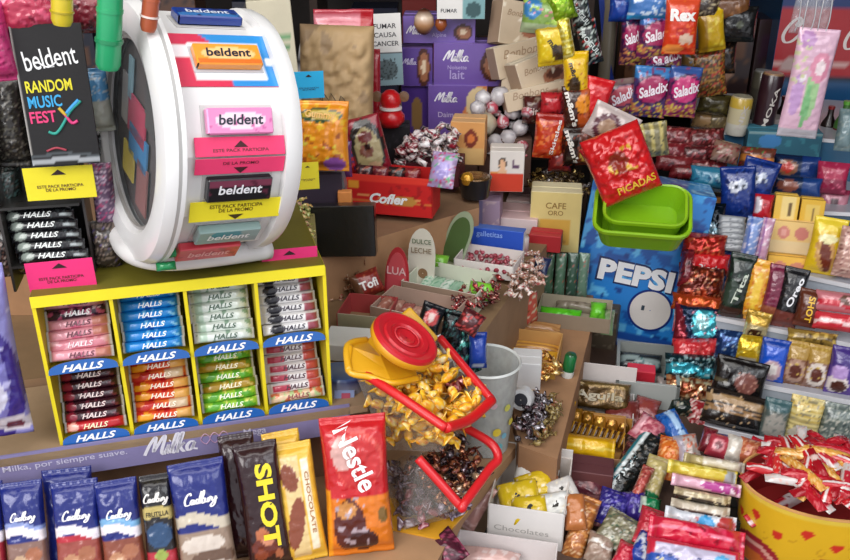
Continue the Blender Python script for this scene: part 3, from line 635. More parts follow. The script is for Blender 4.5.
for k, (x, y) in enumerate(((364, 178), (380, 179), (396, 180), (412, 181))):
    pk('wafer_bar', '%s wafer standing inside the open red box, counted from the left' % ORD[k], 'wafer', x, y, 17, 26, Y=1.525, yaw=-13, lean=12, t=.008, base=['3c1c20', '701c28', '2a1a1c', '8c2028'][k], L=[('n', 3, .3, 'a85848')], group='wafers in the red box')
pk('gummy_bag', 'orange bag of gummy sweets with green and yellow shapes right of the drum', 'sweets', 322, 136, 54, 70, Y=1.40, yaw=-4, lean=12, t=.02, base='ee9420', L=[('e', .5, .80, .42, .10, '3c5a40'), ('e', .5, .81, .36, .06, 'c8a830'), ('n', 2.6, .35, 'f6c030'), ('x', .1, .9, .1, .6, 4, .4, 'b05a20'), ('x', .1, .9, .0, .5, 3, .5, 'e8d040'), ('e', .75, .1, .2, .1, '9a58b0')], tx=[('Gummy', .5, .80, .55, {'col': 'e8b040', 'bold': .03, 'rotd': -4})])
pk('sweet_bag', 'small violet sweet bag above the grey holder', 'sweets', 339, 159, 26, 36, Y=1.46, lean=10, t=.01, base='8c58a8', L=[('n', 3, .2, 'b07cc8'), ('r', .6, 1, 0, 1, '6a3468')])
pk('biscuit_pack', 'dark oval pack with red rim and cream centre leaning behind the red box', 'biscuits', 368, 146, 36, 60, Y=1.56, roll=-14, lean=10, t=.015, ends='n', puff=2, base='8c1c2c', L=[('e', .5, .5, .46, .47, '2a2420'), ('e', .5, .42, .36, .40, 'a8986c'), ('e', .5, .66, .22, .10, '6a2c28'), ('e', .45, .44, .18, .12, '784838'), ('e', .5, .5, .1, .06, '2a1410'), ('e', .55, .16, .2, .07, 'c8a07c')])
pk('sweet_bag', 'thin red and white sachet between the violet bag and the oval pack', 'sweets', 355, 152, 14, 40, Y=1.56, roll=-16, lean=8, t=.006, base='3c4480', L=[('s', 'v', 6, .5, 'c83848')])
p = at(391, 128, 1.72)
toy = empty('plastic_toy', T(p), 'glossy red plastic toy of two balls with small round ears', 'toy')
lathe('body', [(.002, 0), (.018, .004), (.027, .016), (.027, .026), (.018, .038), (.006, .042)], 'c8141c', 'gloss', toy, n=24)
lathe('head', [(.004, .036), (.015, .040), (.021, .052), (.018, .066), (.009, .074), (.001, .076)], 'd0181e', 'gloss', toy, n=24)
for sx_ in (-1, 1): lathe('ear', [(.001, -.004), (.010, -.003), (.010, .003), (.001, .004)], '7a5a40', 'plastic', toy, T((sx_*.026, 0, .062)) @ Matrix.Rotation(pi/2, 4, 'X'), 16)
lathe('collar', [(.012, .036), (.022, .038), (.022, .042), (.012, .044)], 'e8e0dc', 'plastic', toy, n=24)
bx('dark_carton', 'black carton under the red plastic toy', 'box', 392, 170, 36, 42, .05, Y=1.73, base='18141a', L=[('n', 3, .4, '2c2830')])
# bag of dark and white sweets behind red box
bx('sweet_carton', 'low maroon carton under the heap of black and white sweets', 'box', 428, 186, 62, 22, .08, Y=1.63, base='5c1c28', yaw=-10, seam=False)
a = at(399, 166, 1.62); b = at(457, 160, 1.60); c4 = at(455, 138, 1.72); d4 = at(404, 146, 1.72)
pile([a, b, c4, d4], 62, [('8c1c30', 'f4e8e4', '201418'), ('f6eeea', 'a02438', '30181c'), ('1c1416', 'f0e4e0', '902838'), ('f4f0f0', 'e8c8c8', '202020')], 'dark red, black and white twist wrapped sweet in the heap behind the red box', 'black and white sweets behind the red box', 1.3, name='striped_sweet', seed=4, jz=.03, mat='gloss', kind='pillow')
# lilac praline boxes
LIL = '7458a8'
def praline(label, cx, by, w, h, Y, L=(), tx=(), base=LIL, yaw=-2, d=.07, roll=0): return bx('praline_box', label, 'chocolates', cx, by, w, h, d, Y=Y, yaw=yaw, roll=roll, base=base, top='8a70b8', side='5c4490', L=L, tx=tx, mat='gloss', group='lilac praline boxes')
NUT = lambda x, y, s=1.: [('e', x, y, .15*s, .36*s, '4a241c'), ('e', x+.01, y, .11*s, .27*s, 'a06848'), ('e', x, y+.02, .05*s, .13*s, 'e8d0b0')]
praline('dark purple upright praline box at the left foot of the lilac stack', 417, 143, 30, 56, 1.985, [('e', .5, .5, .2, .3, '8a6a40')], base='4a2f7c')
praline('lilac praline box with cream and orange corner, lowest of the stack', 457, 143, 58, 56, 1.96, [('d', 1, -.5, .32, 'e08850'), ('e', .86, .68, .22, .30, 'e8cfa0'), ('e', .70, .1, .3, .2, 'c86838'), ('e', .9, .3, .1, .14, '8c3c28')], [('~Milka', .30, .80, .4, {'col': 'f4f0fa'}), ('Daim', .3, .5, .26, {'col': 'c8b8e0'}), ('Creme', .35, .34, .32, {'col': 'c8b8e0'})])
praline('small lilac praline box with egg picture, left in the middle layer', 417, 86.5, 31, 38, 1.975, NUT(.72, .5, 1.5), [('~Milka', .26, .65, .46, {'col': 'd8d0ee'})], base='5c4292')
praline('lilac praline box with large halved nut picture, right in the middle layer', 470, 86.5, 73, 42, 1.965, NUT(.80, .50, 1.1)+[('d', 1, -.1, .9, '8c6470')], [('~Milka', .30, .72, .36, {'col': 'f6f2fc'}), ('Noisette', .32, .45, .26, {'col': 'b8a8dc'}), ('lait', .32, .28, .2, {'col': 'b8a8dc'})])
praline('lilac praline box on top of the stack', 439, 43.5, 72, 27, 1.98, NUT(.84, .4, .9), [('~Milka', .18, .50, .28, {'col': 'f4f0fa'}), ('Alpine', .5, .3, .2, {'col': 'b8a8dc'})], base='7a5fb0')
for k, (x, y, r, c_) in enumerate(((424, 22, .022, '5a3020'), (441, 24, .013, '9a5028'))):
    p = at(x, y, 1.95); o = lathe('foil_egg', [(.001, -r*1.25), (r*.6, -r), (r, -r*.2), (r*.9, r*.5), (r*.5, r*1.1), (.001, r*1.3)], c_, 'gloss', None, T(p), 20, cols=['3a1c14', c_, 'b88860', 'e0c8b0', c_, '3a1c14'] if k == 0 else None)
    tag(o, ['large brown chocolate egg on the lilac boxes', 'small amber chocolate egg on the lilac boxes'][k], 'chocolate egg')
p = at(386, 50, 1.93); M = rot(2, 3, -2); wm, hm = size(p, M, 32, 72)
flatcard('warning_sign', 'white health warning card with black words over a grey blue picture', 'sign', T(p) @ M @ T((0, 0, -hm/2)), wm, hm, 'e8e6e2', [('r', 0, 1, 0, .46, '8ca8b0'), ('e', .5, .22, .34, .14, '5c6c70'), ('x', .2, .8, .08, .38, 5, .2, '303c40'), ('r', 0, 1, .45, .47, '404040')],
    [('FUMAR', .5, .83, .70, {'col': '303034', 'bold': .01, 'h': .010}), ('CAUSA', .5, .71, .70, {'col': '303034', 'bold': .01, 'h': .010}), ('CANCER', .5, .59, .82, {'col': '303034', 'bold': .01, 'h': .010})], .002)
p = at(461, 6, 1.93); M = rot(0, 3, 0); wm, hm = size(p, M, 48, 26)
flatcard('warning_sign', 'white and teal card cut by the top photo edge above the lilac boxes', 'sign', T(p) @ M @ T((0, 0, -hm/2)), wm, hm, 'e6e4e0', [('r', .52, 1, 0, 1, '7ca8ac'), ('e', .76, .35, .16, .3, '38585c')], [('FUMAR', .25, .32, .34, {'col': '404044'})], .002)
# paper bag, behind things
pk('paper_bag', 'brown kraft paper bag with pencil figures behind the orange gummy bag', 'bag', 337, 112, 72, 168, Y=1.62, lean=4, roll=2, t=.03, base='b4966c', mat='card', ends='n', puff=6, crk=.2, L=[('d', -1, 2, 1.72, '93795a'), ('n', 1.5, .5, '9a8060')])
pg = bpy.data.objects['paper_bag']
tube('pencil_mark', [(-.03, -.037, .035), (-.022, -.037, .025), (-.024, -.037, .045), (-.010, -.037, .025), (-.008, -.037, .04), (.006, -.037, .02), (.010, -.037, .036), (.022, -.037, .02)], .0007, '40382c', 'matte', pg, sub=2)
pk('sweet_bag', 'pink and red glossy packet standing behind the kraft paper bag', 'sweets', 346, 92, 58, 160, Y=1.80, lean=2, t=.02, base='b83848', L=[('r', 0, .8, .8, .97, 'd8808c'), ('r', .8, 1, 0, 1, 'b01824')], tx=[('Lana', .4, .88, .5, {'col': 'c02030', 'shear': .4})])
pk('sweet_bag', 'narrow red packet between the kraft bag and the warning card', 'sweets', 375, 100, 12, 100, Y=1.84, lean=4, t=.01, base='a81c28')
bx('tea_box', 'pale beige carton with green print behind the right rim of the drum', 'box', 296, 230, 40, 208, .05, Y=1.47, yaw=10, lean=1, roll=-3, base='c8c0a8', L=[('r', .5, .95, .84, .87, '6a9c6c'), ('r', .5, .9, .80, .815, '5c8c60')])
lathe('glass_jar', [(.001, 0), (.020, 0), (.021, .17), (.020, .21), (.012, .245), (.001, .246)], 'd0d0d4', 'gloss', None, T((at(306, 44, 1.85).x, 1.85, ZT+.001)), 20, cols=['d0d0d4', '302c30', 'd8d8dc', '201c20', 'e0e0e4', '404044'])
tag(bpy.data.objects['glass_jar'], 'tall white bottle with black bands left of the kraft bag', 'jar')
a = at(284, 242, 1.24); b = at(314, 240, 1.25); c4 = at(306, 206, 1.36); d4 = at(288, 212, 1.34)
pile([a, b, c4, d4], 42, [('a8b858', 'e0c070', '5c8c3c'), ('d8a868', 'a8c060', 'e8e0a0'), ('98b060', 'e8dc98', 'c07848'), ('d89890', 'b8c868', '6a8c48')], 'small green and orange wrapped sweet in the heap right of the drum', 'green sweets beside the drum', .8, name='mint_sweet', seed=8, jz=.015)
bx('sweet_carton', 'dull olive carton under the green sweets beside the drum', 'box', 300, 262, 36, 24, .10, Y=1.24, yaw=8, base='8a8050', seam=False)
# beige praline cartons, right of lilac stack
BE = [('e', .75, .4, .3, .22, 'a0684c'), ('e', .72, .44, .18, .12, '5c3020'), ('x', 0, 1, 0, 1, 2, .5, 'e8dcc8')]
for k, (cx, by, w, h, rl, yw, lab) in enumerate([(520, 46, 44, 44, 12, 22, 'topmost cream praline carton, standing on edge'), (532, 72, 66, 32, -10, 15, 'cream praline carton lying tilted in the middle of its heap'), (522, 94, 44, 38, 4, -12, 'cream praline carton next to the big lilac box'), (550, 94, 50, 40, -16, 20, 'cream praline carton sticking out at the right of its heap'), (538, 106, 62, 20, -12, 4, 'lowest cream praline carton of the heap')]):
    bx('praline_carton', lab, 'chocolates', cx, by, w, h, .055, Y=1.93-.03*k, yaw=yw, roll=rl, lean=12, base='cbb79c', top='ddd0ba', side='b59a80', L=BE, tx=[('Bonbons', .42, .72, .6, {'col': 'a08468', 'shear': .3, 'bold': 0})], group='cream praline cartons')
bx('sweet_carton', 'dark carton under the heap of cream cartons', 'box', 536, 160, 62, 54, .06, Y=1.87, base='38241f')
bx('sweet_carton', 'dark violet carton under the orange gummy bag', 'box', 322, 240, 44, 64, .04, Y=1.41, base='3c3040')
# lumpy white sweets
for k, (x, y, s, v) in enumerate([(483, 98, 1.9, 0), (500, 96, 2.3, 0), (492, 108, 1.6, 1), (512, 112, 1.8, 0), (484, 124, 2.9, 2), (503, 122, 1.6, 1), (520, 128, 1.9, 0), (508, 138, 2.1, 0), (495, 142, 2.0, 0), (522, 146, 1.6, 1), (478, 108, 1.8, 0), (514, 155, 1.6, 0), (528, 112, 1.5, 1), (502, 152, 1.8, 0)]):
    o = obj('marshmallow', candy_me(*[('c8c2c4', 'b0acb0', 'e0dcdc'), ('b84858', 'd8d0d0', 'c8c4c8'), ('c8bca0', 'b8a888', 'd8d0b8')][v], kind='ball', mat='gloss', s=k % 2), None, T(at(x, y, 1.84-.004*k)) @ rot(k*50, k*23, k*31) @ Matrix.Scale(s*1.45, 4)); tag(o, 'plump %s wrapped marshmallow in the heap under the cream cartons' % ['white', 'red and white', 'cream coloured'][v], 'marshmallow', 'wrapped marshmallows')
bx('sweet_carton', 'brown carton holding up the heap of wrapped marshmallows', 'box', 504, 186, 52, 46, .12, Y=1.80, base='5c4034')
bx('pastry_box', 'orange and cream box with chocolate picture beside the black and white sweets', 'box', 467, 165, 34, 42, .06, Y=1.70, yaw=-8, base='d89a58', top='e0b078', L=[('r', 0, 1, 0, .4, 'd8b070'), ('e', .6, .62, .2, .22, '7a2c1c'), ('e', .6, .62, .1, .12, 'd87838')])
bx('baby_sweet_box', 'white and orange red box printed with a baby face', 'box', 506, 192, 34, 40, .05, Y=1.64, yaw=-4, base='e2dad2', side='a02c20', L=[('r', 0, 1, 0, .45, 'd03c20'), ('r', 0, .5, .45, .52, 'e89850'), ('e', .36, .70, .13, .16, '3a2a24'), ('e', .36, .66, .10, .14, 'e8b890'), ('r', .22, .5, .44, .54, 'e8b890'), ('r', .68, .86, .6, .66, '604060'), ('r', .66, .70, .6, .82, '604060')])
cup = empty('sweet_cup', T(at(475, 196, 1.60)), 'black round tub with a golden wrapped ball left of the baby face box', 'tub')
lathe('tub', [(.001, 0), (.026, 0), (.031, .038), (.029, .038), (.025, .004), (.001, .004)], '1c1a1a', 'plastic', cup, n=28)
lathe('golden_ball', [(.001, -.013), (.009, -.010), (.013, 0), (.009, .010), (.001, .013)], 'd8a030', 'foil', cup, T((-.016, -.018, .040)), 16)
lathe('golden_lid', [(.001, .040), (.020, .042), (.027, .040), (.029, .036)], '6a4a20', 'foil', cup, n=28)
# ---------------------------------------------------------------- on the counter
def pkc(*a, **k): return pk(*a, **k)
a = at(322, 300, z=ZB); b = at(366, 298, z=ZB); c4 = at(372, 270, z=ZB+.03); d4 = at(326, 266, z=ZB+.03)
pile([a, b, c4, d4], 48, [('a87858', 'd8b898', '70402c'), ('c09070', '8a4c38', 'e0c8a8'), ('985c44', 'c8a080', 'b03838')], 'small tan wrapped toffee in the heap right of the yellow rack', 'tan toffees', .95, name='toffee', seed=11, jz=.03)
pk('toffee_bag', 'red brown toffee bag with white lettering among the tan toffees', 'sweets', 367, 284, 30, 26, Y=1.34, yaw=20, lean=25, roll=-14, t=.012, base='8c2c24', L=[('r', 0, .25, 0, 1, '6a4430'), ('n', 3, .5, 'b05838')], tx=[('Tofi', .5, .5, .62, {'col': 'f0e8e4', 'bold': .03})])
def diecut(name, label, cat, cx, by, w, h, Y, col, yaw=0, lean=10, inner=(), roll=0, tx=(), top=.5, mat='gloss'):
    p = at(cx, by, Y); M = rot(yaw, lean, roll); wm, hm = size(p, M, w, h)
    o = empty(name, T(p) @ M, label, cat)
    def arch(s, c_, y): 
        P = [(-wm/2*s, hm*(1-s)*.5), (wm/2*s, hm*(1-s)*.5)]+[(wm/2*s*cos(R(a)), hm*(.5+.5*s)-hm*top*(1-sin(R(a)))*s) for a in range(0, 181, 15)]
        return facecard('card', P, .0015, c_, mat, o, T((0, y, 0)))
    arch(1, col, 0)
    if inner: arch(.8, inner[0], -.0017)
    for q in tx: letters(o, q[0], (q[1]-.5)*wm, q[2]*hm, q[3]*wm, eps=.0026, **(dict(q[4]) if len(q) > 4 else {}))
    return o
o = diecut('standing_card', 'red die cut card of a bottle shape standing in front of the cardboard', 'card', 396, 300, 24, 52, 1.36, 'b03038', -20, 8, ('c85058',), tx=[('LUA', .5, .56, .8, {'col': 'e8c0c0'})], top=.6)
o = diecut('standing_card', 'white arched card with green lettering and nut picture standing behind the trays', 'card', 420, 292, 27, 62, 1.40, 'dcd8c8', -24, 6, (), tx=[('DULCE', .5, .80, .7, {'col': '6a7c60', 'rotd': 4}), ('LECHE', .5, .66, .75, {'col': '8c7a60', 'rotd': 4})], top=.4)
lathe('picture', [(.001, 0), (.009, 0)], '8a6848', 'card', o, T((.004, -.001, .035)) @ Matrix.Rotation(pi/2, 4, 'X') @ Matrix.Scale(1.0, 4), 20, cap=False)
o = diecut('standing_card', 'green leafy card standing at a slant right of the white arched card', 'card', 448, 266, 25, 56, 1.50, '9aa88a', -24, 8, ('4c6438',), roll=16, top=.4)
TR = dict(yaw=-24)
tray('sweet_tray', 'white paper tray with green corners below the arched card', 'tray', 438, 308, 76, 20, .095, Y=1.325, col='e6e2d6', inner='d8dcc8', front='9c8470', **TR)
for k in range(7):
    pk('menthol_stick', '%s pale green mint stick in the white tray, counted from the left' % ORD[k], 'mints', 424+k*9, 287+k*2.2, 10, 30, Y=1.375, yaw=-24, lean=78, t=.008, base=['c8dcc8', 'a8ccb0', 'dce8dc', '9cc0a8', 'd0dcc0', 'e8ece4', 'b8d0b8'][k], L=[('n', 3, .3, '6ca888'), ('r', 0, 1, 0, .1, '60a040')], group='mint sticks in the white tray')
pk('lime_bag', 'bright green packet on the right corner of the white tray', 'sweets', 481, 291, 26, 18, Y=1.34, yaw=-20, lean=50, t=.014, base='7cc838', L=[('n', 3, .4, '4c9c28')])
pk('lime_bag', 'bright green packet at the foot of the slanted leafy card', 'sweets', 438, 262, 20, 16, Y=1.44, yaw=-20, lean=40, t=.012, base='78b838', L=[('n', 3, .4, '4c8c28')])
tray('sweet_tray', 'low brown tray with a white rim in front of the white tray', 'tray', 408, 334, 78, 20, .085, Y=1.245, col='d8cfc0', inner='b89c8c', front='a0806c', **TR)
tray('sweet_tray', 'low tray with red and green sides next to the yellow rack', 'tray', 362, 336, 50, 20, .075, Y=1.235, col='b8ac98', inner='a84040', front='8c8468', yaw=-12)
bx('sugar_box', 'plain white flat box beside the blue striped tin', 'box', 347, 362, 50, 16, .06, Y=1.165, yaw=-8, base='dcdcd8', seam=False, real=None)
for k in range(6):
    pk('toffee_bar', '%s flat brown toffee bar in the low brown tray, counted from the left' % ORD[k], 'toffee', 384+k*10, 306+k*3.4, 11, 24, Y=1.29, yaw=-24, lean=76, t=.008, base=['a86c5c', 'b08070', '9c5850', 'c09080', 'a87060', 'b88878'][k], L=[('n', 3, .4, 'd8b8a8')], group='toffee bars in the low tray')
a = at(452, 318, z=ZB+.012); b = at(494, 306, z=ZB+.012); c4 = at(500, 286, z=ZB+.02); d4 = at(462, 296, z=ZB+.02)
pile([a, b, c4, d4], 46, [('7c1c24', 'c84840', 'e8c8c0'), ('4c1418', 'a83030', 'd8a090'), ('b83838', 'e8e0d8', '501818'), ('301418', '8c2c2c', 'c89080')], 'shiny dark red wrapped sweet in the heap right of the white tray', 'dark red sweets on the counter', .95, name='foil_sweet', seed=15, mat='foil', jz=.02)
tray('sweet_tray', 'white tray of dark red bonbons in front of the blue box', 'tray', 483, 277, 60, 14, .075, Y=1.43, yaw=-20, col='e8e2dc', inner='e0d8d4')
a = at(462, 270, z=ZB+.018); b = at(504, 276, z=ZB+.018); c4 = at(512, 260, z=ZB+.018); d4 = at(472, 254, z=ZB+.018)
pile([a, b, c4, d4], 40, [('8c2434', 'b84858', '601824'), ('a03044', 'd08090', '701c2c'), ('7c1c2c', 'c06070', 'e0b8b8')], 'round dark red bonbon in the white tray before the blue box', 'dark red bonbons in the white tray', .75, name='bonbon', seed=17, kind='ball', mat='gloss')
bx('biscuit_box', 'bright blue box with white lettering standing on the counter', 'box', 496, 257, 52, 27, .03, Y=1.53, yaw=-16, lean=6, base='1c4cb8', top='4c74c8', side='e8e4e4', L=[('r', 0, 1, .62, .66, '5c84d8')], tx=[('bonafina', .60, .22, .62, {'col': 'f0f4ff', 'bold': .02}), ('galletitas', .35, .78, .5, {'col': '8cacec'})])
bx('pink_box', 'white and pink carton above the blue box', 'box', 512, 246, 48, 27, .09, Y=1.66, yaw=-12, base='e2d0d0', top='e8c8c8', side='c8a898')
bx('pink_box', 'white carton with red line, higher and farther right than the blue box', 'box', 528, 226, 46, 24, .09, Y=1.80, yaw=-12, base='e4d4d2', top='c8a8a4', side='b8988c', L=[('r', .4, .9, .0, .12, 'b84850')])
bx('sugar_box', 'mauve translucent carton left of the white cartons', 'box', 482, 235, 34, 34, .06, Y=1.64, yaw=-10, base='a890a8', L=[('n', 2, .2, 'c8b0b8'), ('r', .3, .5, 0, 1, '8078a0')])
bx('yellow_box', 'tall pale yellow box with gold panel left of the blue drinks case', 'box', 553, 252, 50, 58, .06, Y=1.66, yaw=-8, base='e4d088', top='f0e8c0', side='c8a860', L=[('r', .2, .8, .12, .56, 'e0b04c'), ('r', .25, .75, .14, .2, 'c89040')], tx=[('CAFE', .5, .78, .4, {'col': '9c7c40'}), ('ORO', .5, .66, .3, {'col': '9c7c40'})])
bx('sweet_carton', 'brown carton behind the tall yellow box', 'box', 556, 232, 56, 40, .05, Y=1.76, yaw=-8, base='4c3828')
pile([at(530, 194, 1.76), at(584, 194, 1.76), at(582, 176, 1.82), at(534, 172, 1.82)], 40, [('5c4020', 'd8b868', '2c1c10'), ('8c6c38', 'e8d8a8', '40301c'), ('3c2c20', 'a89068', '685030'), ('88807c', 'd8d4d0', '30282c')], 'gold, brown and silver sweet in the heap above the tall yellow box', 'gold sweets above the yellow box', 1.5, name='praline', seed=51, mat='foil', jz=.01)
bx('red_box', 'small red box lying in front of the yellow box', 'box', 544, 252, 32, 16, .04, Y=1.60, yaw=-14, base='a81c24', top='c03038', side='701820')
lathe('drink_can', [(.001, 0), (.011, 0), (.012, .004), (.012, .036), (.009, .04), (.001, .041)], 'c8c0bc', 'gloss', None, T(at(522, 255, z=ZB)), 18, cols=['a09890', 'a09890', '8c2c30', 'd8d0cc', 'b0a8a4', 'a09890'])
tag(bpy.data.objects['drink_can'], 'tiny red and white can between the blue box and the red box', 'can')
p4 = [at(506, 306, z=ZB+.004), at(542, 286, z=ZB+.004), at(540, 258, z=ZB+.01), at(516, 264, z=ZB+.01)]
pile(p4, 40, [('c89888', 'e8dcd0', 'b03c40'), ('e0d8d0', 'a83838', 'c8a888'), ('a87860', 'e8e0d8', '803030')], 'pale pink and white wrapped sweet on the counter right of the bonbon tray', 'pink and white sweets on the counter', 1.0, name='striped_sweet', seed=21, jz=.016)
pk('sachet', 'navy sachet resting on the pink and white sweets', 'sweets', 540, 266, 18, 20, Y=1.52, yaw=-30, lean=40, t=.008, base='1c2850')
# dark packs behind the sweet bucket
for k, (x, y, w, h, rl, c_, L, lab) in enumerate([(430, 320, 24, 34, 20, '14161c', [('e', .5, .6, .3, .25, 'c84848'), ('e', .5, .6, .16, .14, 'e8d0c8')], 'black packet with red round mark behind the red lidded jar'), (452, 330, 22, 40, 12, '101418', [('n', 3, .3, '2c5858')], 'plain black packet leaning right of the red marked one'),
     (462, 352, 24, 48, -22, '12202a', [('n', 3, .2, '3c9488'), ('n', 5, .5, 'c8e8e0')], 'black packet with turquoise swirls above the bucket'), (447, 350, 12, 34, -20, 'e0e0e0', [('n', 3, .5, 'b0b0b4')], 'narrow white sachet beside the turquoise swirled packet'), (478, 350, 18, 36, 0, '1c40a0', [('r', .2, .8, .05, .14, 'd8e0f4')], 'royal blue sachet standing inside the frosted bucket'), (470, 322, 24, 24, 30, '4c1c20', [('n', 3, .2, 'c04848')], 'small maroon packet with red marks among the black packets')]):
    pk('sweet_packet', lab, 'sweets', x, y, w, h, Y=1.19-.006*k, lean=20, roll=rl, t=.012, base=c_, L=L, mat='foil' if k in (1, 2) else 'wrap')
# blue striped tin, left of bucket
tn = empty('round_tin', T(at(341, 405, 1.10)) @ rot(8, 6, 4), 'round dark blue tin with a black and white checked rim beside the yellow rack', 'tin')
lathe('tin_body', [(.001, 0), (.033, 0), (.034, .003), (.034, .050), (.031, .054), (.001, .055)], '1c2438', 'gloss', tn, n=40, cols=['202020', '202020', 'e0e0e0', '243060', '506ca0', '8090a8'])
for a_ in range(200, 350, 22):
    boxes('checker', [(-.004, .004, -.0005, .0005, .002, .012)], 'e8e8e8', 'gloss', tn, T((.0345*cos(R(a_)), .0345*sin(R(a_)), 0)) @ Matrix.Rotation(R(a_+90), 4, 'Z'))
facecard('picture', [(-.014, .016), (.014, .016), (.014, .040), (-.014, .040)], .001, '8c9cc4', 'gloss', tn, T((.002, -.0352, 0)))
facecard('picture', [(-.006, .018), (.006, .018), (.006, .036), (-.006, .036)], .001, 'b05068', 'gloss', tn, T((.004, -.0363, 0)))
# ================================================================ SWEET BINS WITH RED RIMS (left of centre)
def bin_(name, label, mouth, base, lab2=None, cl='c8c4bc', al=.20):
    """mouth: 4 world points (left, bottom, right, top); base: 4 world points"""
    o = empty(name, T(sum(base, Vector())/4), label, 'bin'); inv = o.matrix_world.inverted()
    m = [inv @ p for p in mouth]; b = [inv @ p for p in base]
    V = m+b; Fc = [(i, (i+1) % 4, 4+(i+1) % 4, 4+i) for i in range(4)]+[(7, 6, 5, 4)]
    w = obj('clear_wall', mesh('clear_wall', V, Fc, cl, clear('bin', cl, al, .12)), o)
    return o, m, b
mu = [at(352, 366, 1.03), at(446, 428, .935), at(492, 400, 1.03), at(440, 338, 1.13)]
bu = [at(386, 450, 1.045), at(440, 452, .985), at(466, 430, 1.05), at(420, 410, 1.12)]
ml = [at(418, 458, .955), at(461, 506, .925), at(498, 458, 1.0), at(458, 424, 1.05)]
bl_ = [Vector((at(378, 470, 1.06).x, 1.075, ZL+.012)), Vector((at(404, 528, .96).x, .955, ZL+.004)), Vector((at(462, 520, .97).x, .985, ZL+.004)), Vector((at(470, 480, 1.08).x, 1.08, ZL+.012))]
bo, m1, b1 = bin_('sweet_bin', 'upper clear sweet bin with red rim full of yellow wrapped sweets', mu, bu)
tube('rim', [m1[0], m1[0]*.5+m1[1]*.5+Vector((0, -.004, .004)), m1[1]], .0062, 'd81c20', 'plastic', bo, n=12, sub=8)
tube('rim', [m1[1], m1[2]*.5+m1[1]*.5+Vector((0, -.004, -.006)), m1[2]], .0068, 'd81c20', 'plastic', bo, n=12, sub=8)
tube('rim', [m1[2], m1[2]*.5+m1[3]*.5, m1[3]], .0058, 'd02028', 'plastic', bo, n=12, sub=6)
# funnel-like yellow lid
L_ = bo.matrix_world.inverted()
q = [L_ @ at(*a) for a in [(350, 346, 1.05), (349, 371, 1.01), (392, 383, 1.0), (418, 378, 1.03), (412, 356, 1.07), (382, 330, 1.09), (366, 340, 1.08)]]
ctr = sum(q, Vector())/len(q)+Vector((0, -.012, .008))
bm_q = [[q[i], q[(i+1) % 7], ctr] for i in range(7)]
lid = soup('lid', [[q[0], q[1], q[2]*.5+ctr*.5], [q[0], q[2]*.5+ctr*.5, ctr], [q[1], q[2], q[2]*.5+ctr*.5], [q[2], q[3], ctr], [q[2], ctr, q[2]*.5+ctr*.5], [q[3], q[4], ctr], [q[4], q[5], ctr], [q[5], q[6], ctr], [q[6], q[0], ctr]], 'dca41c', 'plastic', bo)
tube('lid_edge', [q[0], q[1], q[2]*.5+q[1]*.5, q[2], q[3]], .0045, 'e8ac1c', 'plastic', bo, sub=6)
tube('lid_edge', [q[6], q[0]+Vector((-.003, 0, 0)), q[1]], .005, 'e0a820', 'plastic', bo, sub=6)
# red knob disc with yellow rim
dc = at(404, 341, 1.045); nrm = (CAM-dc).normalized()
MDk = Matrix.Translation(dc) @ Matrix.Scale(1.12, 4) @ ((nrm*.50+(Vector((1, 0, 0))*.57+UP*.82)*.86).normalized().to_track_quat('Z', 'Y').to_matrix().to_4x4())
jar = empty('screw_lid', MDk, 'round red screw lid with a thick yellow rim lying on the bins', 'lid')
lathe('rim_ring', [(.030, -.007), (.041, -.007), (.043, -.004), (.043, .002), (.040, .006), (.036, .007), (.030, .003)], 'dc9c1c', 'plastic', jar, n=44, cap=False)
lathe('red_disc', [(.001, .006), (.010, .0075), (.012, .0055), (.020, .006), (.022, .008), (.028, .0085), (.030, .006), (.038, .0085), (.0415, .007), (.0425, .003), (.040, .000), (.039, -.006), (.001, -.007)][::-1], 'c8202c', 'plastic', jar, n=44, cap=False)
tube('embossed_ring', [(.016*cos(a/10*6.283), .016*sin(a/10*6.283), .0075) for a in range(10)], .001, 'd84048', 'plastic', jar, True, 6, 3)
p0 = at(418, 328, 1.10)
yb = empty('yellow_cover', T(p0) @ rot(0, 35, 48), 'long yellow plastic lid standing behind the red screw lid', 'lid')
boxes('lid_body', [(-.030, .030, -.006, .008, -.014, .012)], 'd09c18', 'plastic', yb, None, .004)
boxes('lid_lip', [(-.032, .032, -.009, -.005, -.016, -.011)], 'e8b82c', 'plastic', yb, None, .001)
# yellow wrapped sweets
YV = [('ffc424', 'f8a01c', 'ffe880'), ('ffce34', 'f8b028', 'fff4c0'), ('fcb828', 'e88820', 'ffe480'), ('ffcc3c', 'd87028', 'fff0a0')]
rr = random.Random(5)
def fill(m, b, n, variants, label, group, sc_, lo=.12, hi=.45, seed=1, mat='wrap', kind='twist', shrink=.84):
    rr = random.Random(seed); got = []; cm = sum(m, Vector())/4; cb = sum(b, Vector())/4; tr_ = 0
    while len(got) < n and tr_ < n*60:
        tr_ += 1
        u, v = rr.uniform(1-shrink, shrink), rr.uniform(1-shrink, shrink); t = rr.uniform(lo, hi)
        pm = (m[0]*(1-u)+m[1]*u)*(1-v)+(m[3]*(1-u)+m[2]*u)*v; pb = (b[0]*(1-u)+b[1]*u)*(1-v)+(b[3]*(1-u)+b[2]*u)*v
        p = pm*(1-t)+pb*t
        if any((p-q).length < .0128*sc_ for q in got): continue
        got.append(p)
        M = T(p) @ Matrix.Rotation(rr.uniform(0, 6.28), 4, 'Z') @ Matrix.Rotation(rr.uniform(-.8, .8), 4, 'Y') @ Matrix.Rotation(rr.uniform(0, 6.28), 4, 'X') @ Matrix.Scale(sc_*rr.uniform(.9, 1.12), 4)
        o = obj({'yel': 'caramel_sweet', 'foi': 'foil_sweet', 'pur': 'wrapped_sweet'}[group[:3]], candy_me(*variants[rr.randrange(len(variants))], kind=kind, mat=mat, s=rr.randrange(3)), None, M); tag(o, label, 'sweet', group)
